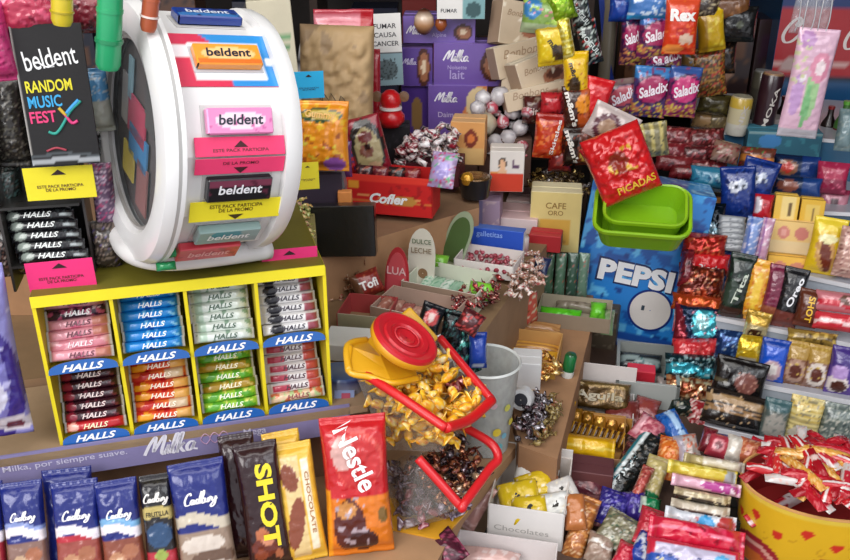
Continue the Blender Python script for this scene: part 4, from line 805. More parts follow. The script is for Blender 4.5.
fill(mu, bu, 95, YV, 'yellow wrapped sweet in the upper red rimmed bin', 'yellow sweets in the upper bin', 1.55, .08, .85, 3, mat='gloss', shrink=.96)
fill([at(455, 398, 1.06), at(450, 418, .98), at(484, 404, 1.03), at(478, 388, 1.08)], bu, 12, YV, 'yellow wrapped sweet heaped at the right mouth of the upper bin', 'yellow sweets at the right mouth', 1.7, .0, .3, 9)
for x, y, Y_ in ((462, 382, 1.07), (455, 388, 1.05), (422, 396, 1.03)):
    o = obj('wrapped_sweet', candy_me('7c2024', 'c08888', '40101c', kind='ball', mat='foil', s=1), None, T(at(x, y, Y_)) @ rot(x*9, 30, 0) @ Matrix.Scale(1.5, 4)); tag(o, 'maroon foil sweet lying among the yellow ones', 'sweet', 'maroon sweets among the yellow ones')
lo_, m2, b2 = bin_('sweet_bin', 'lower clear sweet bin with red rim holding dark and gold foil sweets', ml, bl_)
tube('rim', [m2[3], m2[3]*.35+m2[2]*.65+Vector((.008, 0, .006)), m2[2], m2[2]*.75+m2[1]*.25, m2[1]+Vector((.004, 0, .004)), m2[1], m2[1]*.6+m2[0]*.4, m2[0]], .0062, 'd42028', 'plastic', lo_, n=12, sub=7)
DV = [('5c2418', 'c88860', '2c100c'), ('38140f', 'a86848', '702c20'), ('2c1c20', '988c94', '503038'), ('c0a080', 'f0e8d8', '805038'), ('6c2c1c', 'd8a070', '3c1410')]
fill(ml, bl_, 70, DV, 'dark brown and gold foil sweet in the mouth of the lower bin', 'foil sweets in the lower bin', 1.15, .10, .42, 6, mat='foil', shrink=.92)
PV = [('5c4050', 'b0a0b4', '301c28'), ('3c2430', '8c7c90', 'a89ca8'), ('705058', 'd0c8d4', '40202c'), ('883844', 'c09098', '402028'), ('5c4c5c', 'b8a8b8', '3c2c40')]
fill(ml, bl_, 85, PV, 'dull purple and silver sweet at the bottom of the lower bin', 'purple sweets in the lower bin', 1.4, .50, .97, 7, mat='wrap', shrink=.95)
yt = empty('yellow_board', T((0, 0, 0)), 'flat yellow plastic board under the lower sweet bin', 'board')
prism('board', [(at(382, 498, z=ZL).x, at(382, 498, z=ZL).y), (at(388, 530, z=ZL).x, at(388, 530, z=ZL).y), (at(442, 541, z=ZL).x, at(442, 541, z=ZL).y), (at(468, 512, z=ZL).x, at(468, 512, z=ZL).y)], ZL+.0003, ZL+.003, 'dca028', 'plastic', yt)
# frosted bucket
fb = empty('frosted_bucket', T((.092, 1.155, ZL)), 'frosted plastic bucket printed with faint yellow flowers right of the bins', 'bucket')
lathe('bucket_wall', [(.036, .001), (.040, .05), (.046, .12), (.048, .148), (.050, .150), (.047, .148), (.045, .12), (.039, .05), (.035, .004)], 'c4c8c4', clear('frost', 'c0c4c0', .58, .4), fb, None, 44, cap=False)
lathe('bucket_base', [(.036, .001), (.001, .001)], 'b8c0c0', 'plastic', fb, n=44, cap=False)
lathe('bucket_rim', [(.049, .147), (.051, .149), (.049, .152), (.047, .149), (.049, .147)], 'ccd0cc', 'plastic', fb, n=44, cap=False)
for a_, z, c_, r in ((-70, .05, 'd8c030', .007), (-50, .09, 'c8c860', .006), (-62, .022, '58a8b8', .006), (-80, .10, 'c8a8b0', .006), (-35, .06, 'd8c848', .006), (-84, .03, 'd0c040', .005), (-52, .04, '70b0c8', .005)):
    R_ = .0365+.0095*z/.15+.0035
    lathe('printed_flower', [(.0005, 0), (r, 0)], c_, 'gloss', fb, T((R_*cos(R(a_)), R_*sin(R(a_)), z)) @ Matrix.Rotation(R(a_+90), 4, 'Z') @ Matrix.Rotation(pi/2, 4, 'X'), 10, cap=False)
# ================================================================ CENTRE BOXES
# low step
G = 'sweets on the low step'
tray('sweet_tray', 'brown tray of bright green packets on the low step', 'tray', 572, 330, 74, 14, .085, z=ZM, yaw=-14, col='8c7c68', inner='a89c88')
for k, (x, y, w, h, lab) in enumerate([(560, 316, 42, 16, 'long bright green packet in the brown tray'), (598, 311, 16, 18, 'short bright green packet at the right of the brown tray'), (575, 307, 40, 10, 'grey brown packet behind the bright green ones'), (608, 322, 12, 26, 'pale green packet hanging over the right tray edge')]):
    pk('lime_bag', lab, 'sweets', x, y, w, h, Y=1.55+.02*(k == 2)-.01*(k == 3), yaw=-14, lean=52, t=.014, base=['5cd020', '6ccc30', '8c8070', '8ca878'][k], L=[('n', 3, .4, ['48b018', '48a020', '6c6050', 'b0b898'][k])])
tray('wafer_tray', 'open cardboard tray of tan wafers on the low step', 'tray', 524, 376, 62, 16, .11, z=ZM, yaw=-14, col='a87c50', inner='c89858', front='c8983c')
for k in range(4):
    pk('wafer_bar', '%s tan wafer from the top in the open cardboard tray' % ORD[k], 'wafer', 534, 327+k*7, 52, 11, Y=1.50-k*.026, yaw=-14, lean=60, t=.010, base=['bc8c58', 'c8965c', 'b8844c', 'e0a848'][k], L=[('s', 'v', 4, .3, 'a87444')], ends='u', group='tan wafers')
pk('wafer_bar', 'bright yellow strip pack below the tan wafers', 'wafer', 533, 355, 54, 12, Y=1.395, yaw=-14, lean=50, t=.010, base='e8b030', ends='u')
pile([at(512, 374, z=ZM+.022), at(556, 378, z=ZM+.022), at(562, 362, z=ZM+.022), at(520, 356, z=ZM+.022)], 26, [('8c4418', 'e0a030', '50200c'), ('c87828', 'f0d080', '6c2c10'), ('e0b050', 'f4e4b0', '985018')], 'gold and brown foil sweet in front of the tan wafers', 'gold sweets before the wafers', 1.05, name='praline', seed=31, mat='foil', jz=.01)
gc = lathe('green_tube', [(.001, 0), (.010, 0), (.0105, .003), (.0105, .012), (.0105, .0121), (.0105, .040), (.008, .044), (.001, .045)], '0c6834', 'gloss', None, T(at(567, 376, z=ZM)) @ rot(0, 0, 6), 20, cols=['d8dcd8', 'd8dcd8', 'd8dcd8', 'd8dcd8', '0c6030', '0e7038', '0a5028', '0a5028']); tag(gc, 'small green tube with white foot standing on the low step', 'tube')
bx('white_carton', 'white carton lying behind the white round holder', 'box', 525, 390, 30, 26, .05, Y=1.285, yaw=-8, base='dcdcdc')
wc = empty('round_holder', T(at(522, 408, 1.215)) @ rot(-20, 0, 0), 'white round holder with a black and grey label right of the frosted bucket', 'holder')
lathe('holder_body', [(.001, -.012), (.017, -.012), (.019, 0), (.017, .012), (.001, .012)], 'e0e0e0', 'gloss', wc, T((0, 0, .019)) @ Matrix.Rotation(pi/2-.25, 4, 'X'), 28)
lathe('label_disc', [(.001, .0125), (.011, .0125)], '303038', 'card', wc, T((0, 0, .019)) @ Matrix.Rotation(pi/2-.25, 4, 'X'), 20, cap=False)
boxes('label_stripe', [(-.009, .009, -.0135, -.013, .004, .008)], 'b8b4a8', 'card', wc, T((0, 0, .014)) @ Matrix.Rotation(-.25, 4, 'X'))
pile([at(514, 440, z=ZM+.003), at(536, 442, z=ZM+.003), at(548, 404, z=ZM+.003), at(530, 402, z=ZM+.003)], 42, [('2c2024', 'a09aa0', '583840'), ('4c3c40', 'c8c4cc', '201418'), ('6c4c50', 'b8b0b8', '301c20'), ('80787c', 'e0dce4', '3c2c30')], 'dark silver foil sweet in the strip right of the frosted bucket', 'dark foil sweets in a strip', 1.05, name='wrapped_sweet', seed=33, mat='foil', jz=.02)
pile([at(534, 446, z=ZM+.003), at(548, 440, z=ZM+.003), at(562, 404, z=ZM+.003), at(552, 402, z=ZM+.003)], 22, [('7c6438', 'b8a468', '403018'), ('6c5430', 'a08c50', '8c4c30')], 'dull gold sweet in the strip left of the yellow bars', 'dull gold sweets in a strip', 1.0, seed=34, jz=.015)
for k, (x, y, w, h, c_, lab) in enumerate([(506, 318, 13, 40, 'd8b83c', 'yellow green sachet standing against the counter side'), (518, 310, 13, 34, '5c7c34', 'dark green sachet standing against the counter side'), (531, 308, 14, 30, 'c85848', 'red and white sachet standing against the counter side'), (494, 316, 14, 40, '8c5448', 'brown packet standing at the corner of the counter')]):
    pk('sachet', lab, 'sweets', x, y, w, h, Y=1.50, yaw=40, lean=6, t=.006, base=c_, L=[('n', 3, .3, 'e0d8b8'), ('n', 4, .5, '684828')])
for k, (x, c_) in enumerate(((548, '4c6c54'), (560, '5c8068'), (572, '3c5c4c'), (583, '6c8c78'))):
    pk('mint_pack', '%s tall dull green mint pack from the left beside the blue case' % ORD[k], 'mints', x, 276, 11, 46, Y=1.62, yaw=-14, lean=6, t=.010, base=c_, L=[('n', 3, .4, '98a89c'), ('n', 4, .55, 'b86858')], group='dull green mint packs')
bx('sweet_carton', 'dark olive carton between the brown tray and the blue case', 'box', 601, 352, 26, 40, .04, Y=1.60, yaw=-20, base='5c5040', L=[('n', 2, .3, '7c705c')])
# lined box with dark gold packs
tray('display_box', 'white lined open box holding dark gold packs in the centre', 'box', 597, 428, 70, 13, .085, z=Z0, yaw=-13, col='b89468', inner='e2dedc', front='c08840', back=38, backcol='d8d0cc')
pk('chocolate_pack', 'dark gold pack with pale embossed lettering in the white lined box', 'chocolate', 599, 396, 62, 30, Y=1.365, yaw=-13, lean=35, t=.02, base='5c4420', mat='foil', ends='n', puff=8, L=[('r', 0, 1, .8, 1, '80683c'), ('n', 3, .4, '735a2c'), ('r', 0, 1, 0, .12, '3c2c14')], tx=[('Aguila', .5, .46, .78, {'col': '9c9070', 'bold': .025, 'h': .018})])
for k in range(5):
    pk('chocolate_pack', '%s small gold pack from the left below the dark gold one' % ORD[k], 'chocolate', 576+k*12, 416+k*2.6, 13, 16, Y=1.322-k*.003, yaw=-13, lean=40, t=.008, base=['b07c20', '986818', 'c08c30', 'a87428', '8c5c18'][k], mat='foil', L=[('n', 3, .4, 'dcb050')], group='small gold packs')
tray('display_box', 'brown cardboard box of yellow bars in front of the white lined one', 'box', 580, 470, 84, 15, .13, z=Z0, yaw=-13, col='a87c5c', inner='b88848', front='b48464')
for k in range(11):
    pk('chocolate_stick', '%s black and yellow stick from the left in the brown cardboard box' % ORD[k], 'chocolate', 567+k*5.6, 428+k*1.3, 5, 17, Y=1.268-k*.002, yaw=-13, lean=40, roll=18, t=.005, base='4c2c0c', L=[('r', 0, .35, 0, 1, 'c89428')], group='black and yellow sticks')
pk('chocolate_pack', 'glossy bright yellow pack across the front of the brown cardboard box', 'chocolate', 585, 446, 60, 22, Y=1.22, yaw=-13, lean=40, t=.016, base='e8b818', ends='u', L=[('r', 0, 1, .8, 1, 'c08c10'), ('w', .4, .5, .04, 1, 'f4d860')])
pk('chocolate_pack', 'second yellow pack standing left behind the glossy one', 'chocolate', 563, 415, 16, 34, Y=1.29, yaw=-13, lean=20, t=.01, base='d8a020', roll=14, L=[('n', 3, .4, 'f0c850')])
# chocolate tray with black birds
BT = tray('display_box', 'white open tray with grey lettering holding yellow bonbon packets', 'box', 524, 546, 76, 36, .135, z=Z0, yaw=-13, col='e8e4e0', inner='d8d0c8', L=[], tx=[('Chocolates', .45, .42, .72, {'col': 'b0aca8', 'bold': .0, 'h': .009})], back=44, backcol='dcd8d2')
def bird(o, x, z, s):
    facecard('printed_mark', [(x-s, z-s*.8), (x+s*.6, z-s*.8), (x+s, z+s*.2), (x+s*.3, z+s), (x-s*.7, z+s*.5)], .0002, '282420', 'card', o, T((0, -.0135, 0)))
for k, (x, y, w, h, c_, rl, lab) in enumerate([(519, 490, 34, 26, 'e0c020', -20, 'yellow bonbon packet with dark bird mark, left in the white tray'), (535, 480, 30, 24, 'd8b818', -25, 'yellow bonbon packet with dark bird mark behind the left one'), (530, 503, 30, 22, 'd8b81c', -15, 'yellow bonbon packet with dark bird mark at the tray front'), (536, 470, 36, 20, 'dcdcd8', 5, 'white bonbon packet with dark bird marks at the tray back'),
     (556, 500, 28, 24, 'd8d8d4', -20, 'white bonbon packet with dark bird mark at the right front'), (562, 486, 26, 24, 'd4d0cc', -30, 'white bonbon packet with dark bird mark at the right back'), (575, 505, 18, 30, 'b8703c', -10, 'amber bonbon packet at the right corner of the white tray'), (550, 476, 16, 16, 'b8683c', -20, 'amber bonbon packet in the middle of the white tray')]):
    o = pk('bonbon_packet', lab, 'chocolate', x, y+7, w*1.2, h*1.2, Y=at(x, y+7, z=Z0+.048).y, yaw=-13, lean=62, roll=rl, t=.013, base=c_, ends='n', puff=5, L=[('n', 3, .55, 'f0e8d0')])
    if k < 6: bird(o, -.002, 0, .0065)
pk('biscuit_pack', 'amber clear packet of biscuits right of the white tray', 'biscuits', 580, 530, 24, 70, Y=1.03, yaw=-13, lean=50, roll=12, t=.02, base='a86430', L=[('n', 3, .2, 'd89450'), ('n', 5, .4, 'e8c090')])
tray('display_box', 'white open carton cut by the bottom photo edge', 'box', 500, 596, 104, 22, .075, z=Z0, yaw=-12, col='e4e2e2', inner='dcd4d2')
pk('sweet_packet', 'pale pink packet lying in the white carton at the bottom edge', 'sweets', 490, 558, 60, 18, Y=at(490, 558, z=.72).y, yaw=-12, lean=80, t=.012, base='d8b0a8', L=[('n', 3, .3, 'e8d4d0')])
pk('sweet_packet', 'dark plum packet at the bottom photo edge left of the white carton', 'sweets', 440, 556, 36, 50, Y=.93, yaw=-30, lean=50, roll=30, t=.014, base='4c1c2c', L=[('n', 3, .3, '98405c')])
pk('sweet_packet', 'soft pink packet behind the left corner of the bonbon tray', 'sweets', 476, 506, 22, 50, Y=1.065, yaw=-30, lean=40, roll=14, t=.01, base='b88880', L=[('n', 2, .3, 'd0a8a0')])
bx('sweet_carton', 'dull maroon carton behind the bonbon tray', 'box', 578, 494, 66, 22, .045, z=Z0, yaw=-13, base='6c3c3c', top='5c3034', real=None)
# grey organiser
og = tray('organiser', 'grey plastic organiser at the foot of the blue drinks case', 'organiser', 645, 408, 64, 24, .155, z=Z0, yaw=-12, col='a4a8a4', inner='8c908c', mat='plastic', tk=.006)
bx('red_box', 'bright red carton standing in the grey organiser', 'box', 638, 402, 28, 30, .03, Y=1.425, yaw=-12, base='b8182c', top='d83048', L=[('r', 0, 1, 0, .45, '8c4038'), ('n', 3, .4, 'c02838')])
pk('sweet_packet', 'black and white packet lying at the back of the grey organiser', 'sweets', 640, 362, 44, 18, Y=1.50, yaw=-12, lean=60, t=.012, base='20282c', L=[('w', .3, .6, .1, 1, '8c9c9c'), ('n', 4, .5, '3c6c70')])
pk('sweet_packet', 'pale grey packet at the right side of the grey organiser', 'sweets', 662, 392, 14, 30, Y=1.43, lean=30, t=.01, base='a89c98', roll=10)
# ---------------------------------------------------------------- drinks case
BL = '2480d0'
pc = empty('drinks_case', T(at(619, 346, 1.615)) @ rot(-12, 8, 6.5), 'blue soft drink case with white lettering behind the green baskets', 'drinks case')
wm, hm = .236, .335
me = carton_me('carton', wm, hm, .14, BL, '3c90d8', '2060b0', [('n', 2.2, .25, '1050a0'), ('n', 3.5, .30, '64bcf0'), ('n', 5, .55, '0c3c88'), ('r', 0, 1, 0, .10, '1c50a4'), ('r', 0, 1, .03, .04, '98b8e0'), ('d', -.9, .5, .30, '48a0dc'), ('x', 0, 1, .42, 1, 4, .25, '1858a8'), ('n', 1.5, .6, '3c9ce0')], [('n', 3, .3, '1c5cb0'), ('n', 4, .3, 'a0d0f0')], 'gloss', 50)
cs = obj('carton', me, pc)
letters(cs, 'PEPSI', .002, .460*hm, .156, '0c2458', bold=.06, sp=1.05, h=.052, rotd=-1)
letters(cs, 'PEPSI', .002, .460*hm, .148, 'f2f2f4', bold=.05, sp=1.05, h=.044, rotd=-1, eps=.0012)
lathe('logo_ring', [(.040, 0), (.0445, 0)], '0c2c78', 'gloss', cs, T((.044, -.0012, .088)) @ Matrix.Rotation(pi/2, 4, 'X'), 48, cap=False)
lathe('logo_disc', [(.001, 0), (.0405, 0)], 'dcd6d0', 'gloss', cs, T((.044, -.0008, .088)) @ Matrix.Rotation(pi/2, 4, 'X'), 48, cap=False)
boxes('dark_dot', [(.026, .032, -.0018, -.0010, .086, .096)], '30404c', 'card', pc)
# green baskets
def basket(label, px, py, Y, w, d, h, yaw, tiltx, g='84bc14', roll=0):
    o = empty('plastic_basket', T(at(px, py, Y)) @ Matrix.Rotation(R(yaw), 4, 'Z') @ Matrix.Rotation(R(tiltx), 4, 'X') @ Matrix.Rotation(R(roll), 4, 'Y'), label, 'basket', 'lime green baskets')
    def rr_(w_, d_, r, z):
        out = []
        for cx_, cy_, a0 in ((w_/2-r, d_/2-r, 0), (-w_/2+r, d_/2-r, 90), (-w_/2+r, -d_/2+r, 180), (w_/2-r, -d_/2+r, 270)):
            for k in range(6): a = R(a0+k*18); out.append((cx_+r*cos(a), cy_+r*sin(a), z))
        return out
    def shell(nm, loops, col, cap=False):
        V = sum(loops, []); n = 24; Fc = [(j*n+i, j*n+(i+1) % n, (j+1)*n+(i+1) % n, (j+1)*n+i) for j in range(len(loops)-1) for i in range(n)]
        if cap: Fc.append(tuple(range((len(loops)-1)*n, len(loops)*n)))
        return obj(nm, mesh(nm, V, Fc, col, 'plastic', False), o)
    shell('wall', [rr_(w*.82, d*.80, .02, 0), rr_(w*.96, d*.95, .024, h), rr_(w*.94, d*.93, .024, h), rr_(w*.80, d*.78, .018, .004)], g, True)
    shell('base', [rr_(w*.5, d*.5, .01, -.001), rr_(w*.82, d*.80, .02, 0)], g)
    shell('rim', [rr_(w*.95, d*.94, .024, h-.006), rr_(w, d, .028, h-.007), rr_(w*1.01, d*1.01, .028, h), rr_(w*.985, d*.98, .026, h+.003), rr_(w*.93, d*.92, .022, h+.001)], '8cbc1c')
    for k in range(9):
        x = (k-4)*w*.085; boxes('groove', [(x-.0016, x+.0016, -d*.475, -d*.44, h*.25, h*.75)], '74a810', 'plastic', o) if False else None
    return o
basket('lime green plastic basket underneath, with taller side wall', 640, 229, 1.50, .168, .120, .050, -12, 26, '74a814')
basket('lime green plastic basket nested in the other one', 643, 222, 1.50, .144, .098, .047, -12, 26, '80b418')
# ================================================================ RIGHT: stepped shelf
ss = empty('stepped_shelf', T((0, 0, 0)), 'white and lilac stepped display shelf rising on the right hand side', 'shelf')
def step(pl, pr, z, depth, col, lip='d8d8dc', z0=Z0+.0005, ext=.0):
    a = at(pl[0], pl[1], z=z); b = at(pr[0], pr[1], z=z); d_ = (b-a); b = b+d_.normalized()*.18; n = Vector((-d_.y, d_.x, 0)).normalized()
    P = [(a.x, a.y), (b.x, b.y), (b.x+n.x*depth, b.y+n.y*depth), (a.x+n.x*depth, a.y+n.y*depth)]
    prism('step', P, z0, z, col, 'gloss', ss, topcol='a8a8b0')
    n2 = n*-.003
    prism('step_lip', [(a.x+n2.x, a.y+n2.y), (b.x+n2.x, b.y+n2.y), (b.x, b.y), (a.x, a.y)], z-.004, z+.004, lip, 'gloss', ss)
    return a, b
step((704, 427), (850, 457), .735, .07, '7a70a8')
step((716, 377), (850, 402), .775, .14, 'a8b0b8')
step((716, 318), (850, 345), .83, .12, 'a8b0ba')
step((736, 262), (850, 286), .89, .22, 'a8b0ba')
step((700, 206), (850, 214), .95, .30, '3c5468')
step((690, 130), (850, 142), 1.04, .40, '2c5c7c')
def item(label, cat, cx, cy, w, h, Y, base, L=(), tx=(), lean=14, roll=0, yaw=-18, t=.014, mat='wrap', name=None, group=None, **k):
    return pk(name or 'sweet_packet', label, cat, cx, cy, w*1.07, h*1.07, Y=Y, base=base, L=L, tx=tx, lean=lean, roll=roll, yaw=yaw, t=t, mat=mat, group=group, **k)
# --- row of bars on the third step (front z .83, Y 1.49 .. 1.38)
g3 = 'bars leaning on the shelf step'
item('dark green chocolate bar leaning first in the bar row', 'chocolate', 737, 287, 25, 64, 1.50, '12201a', [('r', 0, 1, 0, .2, '3c241c'), ('n', 2, .4, '1c3c2c'), ('e', .3, .4, .3, .2, '2c3c30')], [('Tita', .6, .5, 1.3, {'col': 'c8d0c0', 'rotd': 80, 'h': .010, 'bold': .02})], roll=5, group=g3, name='chocolate_bar')
item('orange and yellow chocolate bar beside the dark green one', 'chocolate', 756, 290, 22, 58, 1.49, 'dc9c28', [('n', 3, .3, 'c86c20'), ('e', .5, .5, .2, .3, 'e8c040'), ('n', 5, .5, 'f0d890')], roll=5, group=g3, name='chocolate_bar')
item('plum chocolate bar between the orange and the black ones', 'chocolate', 774, 294, 20, 56, 1.475, '70203c', [('r', 0, 1, 0, .3, '8c4c34'), ('n', 3, .5, '9c4860')], roll=5, group=g3, name='chocolate_bar')
item('black biscuit bar with white upright lettering', 'biscuits', 790, 298, 24, 58, 1.46, '141418', [('r', 0, 1, 0, .28, '703830'), ('n', 5, .6, '40342c')], [('Oreo', .6, .62, 1.3, {'col': 'e8e8ec', 'rotd': 78, 'bold': .03, 'h': .011})], roll=6, group=g3, name='chocolate_bar')
item('brown chocolate bar with yellow vertical lettering on the right shelf', 'chocolate', 808, 308, 22, 36, 1.435, '5c2c1c', [('r', 0, 1, 0, .1, '7c4030')], [('SHOT', .55, .5, 1.2, {'col': 'e8b838', 'rotd': -90, 'bold': .03, 'h': .011})], roll=4, group=g3, name='chocolate_bar')
item('pink and red packet with brown middle at the right photo edge', 'sweets', 838, 302, 44, 19, 1.42, 'c87880', [('w', .2, .5, .1, .8, 'c02838'), ('e', .7, .6, .2, .25, '68483c'), ('n', 3, .5, 'e8b8b8')], lean=30)
item('pink packet with white stripe at the right photo edge', 'sweets', 838, 322, 48, 17, 1.405, 'c8303c', [('w', .3, .5, .12, .8, 'ecc8c8'), ('n', 3, .6, 'e89090')], lean=30)
item('gold clear wafer packet hanging over the white step', 'wafer', 756, 328, 24, 32, 1.44, 'c8a040', [('r', 0, 1, .1, .6, 'd8c898'), ('e', .5, .35, .3, .16, '4c2c1c'), ('n', 4, .5, 'f0dc90')], mat='foil', roll=6)
# --- second step row z .775
item('yellow foil bag above the black bag', 'sweets', 748, 350, 26, 28, 1.378, 'd8b020', [('n', 3, .3, 'f0dc60'), ('r', .2, .8, 0, .3, 'd8d0b8')], mat='foil')
item('small steel blue foil bag left of the yellow foil one', 'sweets', 728, 345, 24, 28, 1.39, '203c70', [('n', 3, .3, '6c94c8'), ('n', 5, .5, 'c8d8e8')], mat='foil')
item('blue bag with pale cup picture on the second shelf step', 'sweets', 773, 360, 27, 40, 1.358, '1850c0', [('e', .5, .28, .34, .26, 'c8a8b0'), ('e', .5, .32, .2, .14, 'e8e0dc'), ('r', 0, 1, .85, 1, '103c98')], roll=3)
for k, (x, c_) in enumerate(((796, '7c5038'), (817, '8c6858'))):
    item(['brown and gold bag with round biscuit picture next to the blue bag', 'brown and cream bag with large white biscuit picture'][k], 'biscuits', x, 363+k*4, 24, 42, 1.350-.012*k, c_, [('r', 0, 1, .62, 1, 'a88438'), ('e', .5, .36, .40, .28, 'b08c78' if k == 0 else 'dccfc4'), ('e', .5, .36, .25, .17, '60342c'), ('n', 4, .5, 'c8a858')], mat='wrap', roll=3)
item('violet bag with round dark biscuit at the right photo edge', 'biscuits', 842, 371, 27, 46, 1.320, '54388c', [('r', 0, 1, .6, 1, '44307c'), ('e', .4, .25, .4, .2, 'd8ccc8'), ('e', .45, .2, .28, .13, '4c2820'), ('e', .4, .5, .3, .15, 'b090c8')], roll=3)
item('thin olive gold bag lying behind the brown biscuit bags', 'sweets', 812, 338, 48, 14, 1.40, '8c7030', [('n', 3, .3, 'c8a850'), ('n', 5, .4, '4c3818')], lean=40)
item('large black bag with red brown oval mark', 'biscuits', 739, 381, 50, 42, 1.325, '100c0c', [('e', .64, .5, .22, .24, '784840'), ('x', .45, .85, .3, .7, 5, .4, 'a87868'), ('r', 0, .25, .4, .5, '504834')], roll=5, lean=20)
# --- first step row z .735
item('dark pack of long brown biscuits in front of the black bag', 'biscuits', 733, 410, 58, 34, 1.272, '241c18', [('w', .62, .82, .03, .6, 'a08058'), ('w', .36, .56, .03, .6, '98744c'), ('w', .46, .5, .03, 1, '302018'), ('r', .6, 1, 0, .4, '18181a'), ('n', 6, .6, 'c8a880')], roll=5, lean=30)
item('grey green clear bag of white sweets on the lowest step', 'sweets', 775, 419, 26, 38, 1.246, '54605c', [('e', .5, .36, .42, .34, 'a09c94'), ('n', 5, .35, '7c807c'), ('r', 0, 1, .72, 1, '3c5c60')], roll=4)
item('clear bag of yellow and cream pasta shaped sweets on the lowest step', 'sweets', 804, 420, 33, 44, 1.238, 'a89860', [('w', .55, .95, .05, .8, 'c8ac58'), ('s', 'v', 9, .4, 'dccb88'), ('n', 4, .3, '8c8468'), ('e', .5, .22, .4, .2, 'b8b0a0')], roll=4)
item('grey green clear bag at the right photo edge of the lowest step', 'sweets', 837, 426, 34, 42, 1.222, '5c6864', [('n', 4, .2, '909890'), ('n', 6, .4, 'bcbcb0'), ('n', 3, .5, '384444')], roll=4)
# --- fourth step: yellow boxes z .89
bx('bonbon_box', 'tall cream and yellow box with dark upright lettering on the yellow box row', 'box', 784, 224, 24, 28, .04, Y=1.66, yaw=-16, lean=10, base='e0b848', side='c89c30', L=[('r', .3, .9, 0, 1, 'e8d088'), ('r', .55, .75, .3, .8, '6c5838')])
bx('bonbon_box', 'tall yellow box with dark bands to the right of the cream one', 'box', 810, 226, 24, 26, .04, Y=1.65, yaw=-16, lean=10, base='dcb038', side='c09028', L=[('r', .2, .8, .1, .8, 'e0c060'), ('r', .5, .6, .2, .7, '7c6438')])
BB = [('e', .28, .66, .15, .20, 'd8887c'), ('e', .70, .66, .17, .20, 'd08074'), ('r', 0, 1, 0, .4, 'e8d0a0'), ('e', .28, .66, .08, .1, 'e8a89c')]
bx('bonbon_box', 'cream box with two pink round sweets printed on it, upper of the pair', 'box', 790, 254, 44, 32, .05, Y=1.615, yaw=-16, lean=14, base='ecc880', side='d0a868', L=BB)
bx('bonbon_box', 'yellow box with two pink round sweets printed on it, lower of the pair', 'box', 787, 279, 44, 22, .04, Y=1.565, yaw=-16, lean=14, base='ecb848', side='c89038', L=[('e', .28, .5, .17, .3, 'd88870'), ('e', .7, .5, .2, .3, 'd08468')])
item('yellow clear pack with a dark chocolate wedge picture', 'chocolate', 826, 246, 32, 54, 1.56, 'dcb820', [('e', .5, .38, .3, .34, 'c89858', 14), ('e', .52, .36, .16, .32, '6c2c18', 14), ('r', 0, 1, .8, 1, 'e8cc38'), ('e', .5, .64, .3, .08, 'e8e0a8')], roll=4)
item('mottled pink bag at the right photo edge above the white step', 'sweets', 847, 252, 20, 48, 1.53, 'b88c80', [('n', 5, .2, 'dcb8a8'), ('n', 6, .5, '7c4c48')], roll=4)
# silver stack and sachets
for k in range(6):
    item('%s silver grey sachet from the bottom of the small pile above the bars' % ORD[k], 'sachet', 733-k*.2, 247-k*5.4, 26, 8, 1.60+k*.006, '8c9094', [('r', .1, .9, .3, .6, 'b8bcc0'), ('n', 4, .5, '6c7078')], lean=50, t=.006, name='sachet', group='silver grey sachets')
item('upright blue and white sachet right of the silver pile', 'sachet', 751, 240, 15, 44, 1.58, '7c94c8', [('n', 3, .2, 'd8d8e8'), ('r', .2, .4, 0, 1, '4c68b0')], roll=4, name='sachet')
item('upright pink and white sachet left of the cream boxes', 'sachet', 764, 242, 12, 46, 1.575, 'c898b0', [('n', 3, .3, 'e4d4dc'), ('r', .2, .4, 0, 1, '9868a0')], roll=4, name='sachet')
item('small red and white sachet above the pink one', 'sachet', 763, 208, 18, 26, 1.68, 'b81c2c', [('e', .2, .6, .2, .3, 'd8d0d8'), ('n', 3, .5, '7c1824')], name='sachet')
# character bags, generic blue with two round eyes
for k, (x, y, r, lab) in enumerate([(738, 192, -8, 'dark blue sweet bag with two white round spots, left of two'), (756, 184, 10, 'dark blue sweet bag with two white round spots, right and higher of two')]):
    item(lab, 'sweets', x, y, 34, 48, 1.74-.02*(1-k), '14307c', [('e', .40, .62, .16, .12, 'c8ccd8'), ('e', .62, .64, .14, .11, 'b8c0d0'), ('e', .43, .61, .06, .05, '141c30'), ('e', .64, .62, .05, .04, '141c30'), ('n', 3, .4, '0c2058'), ('n', 4, .6, '2c50a4')], roll=r)
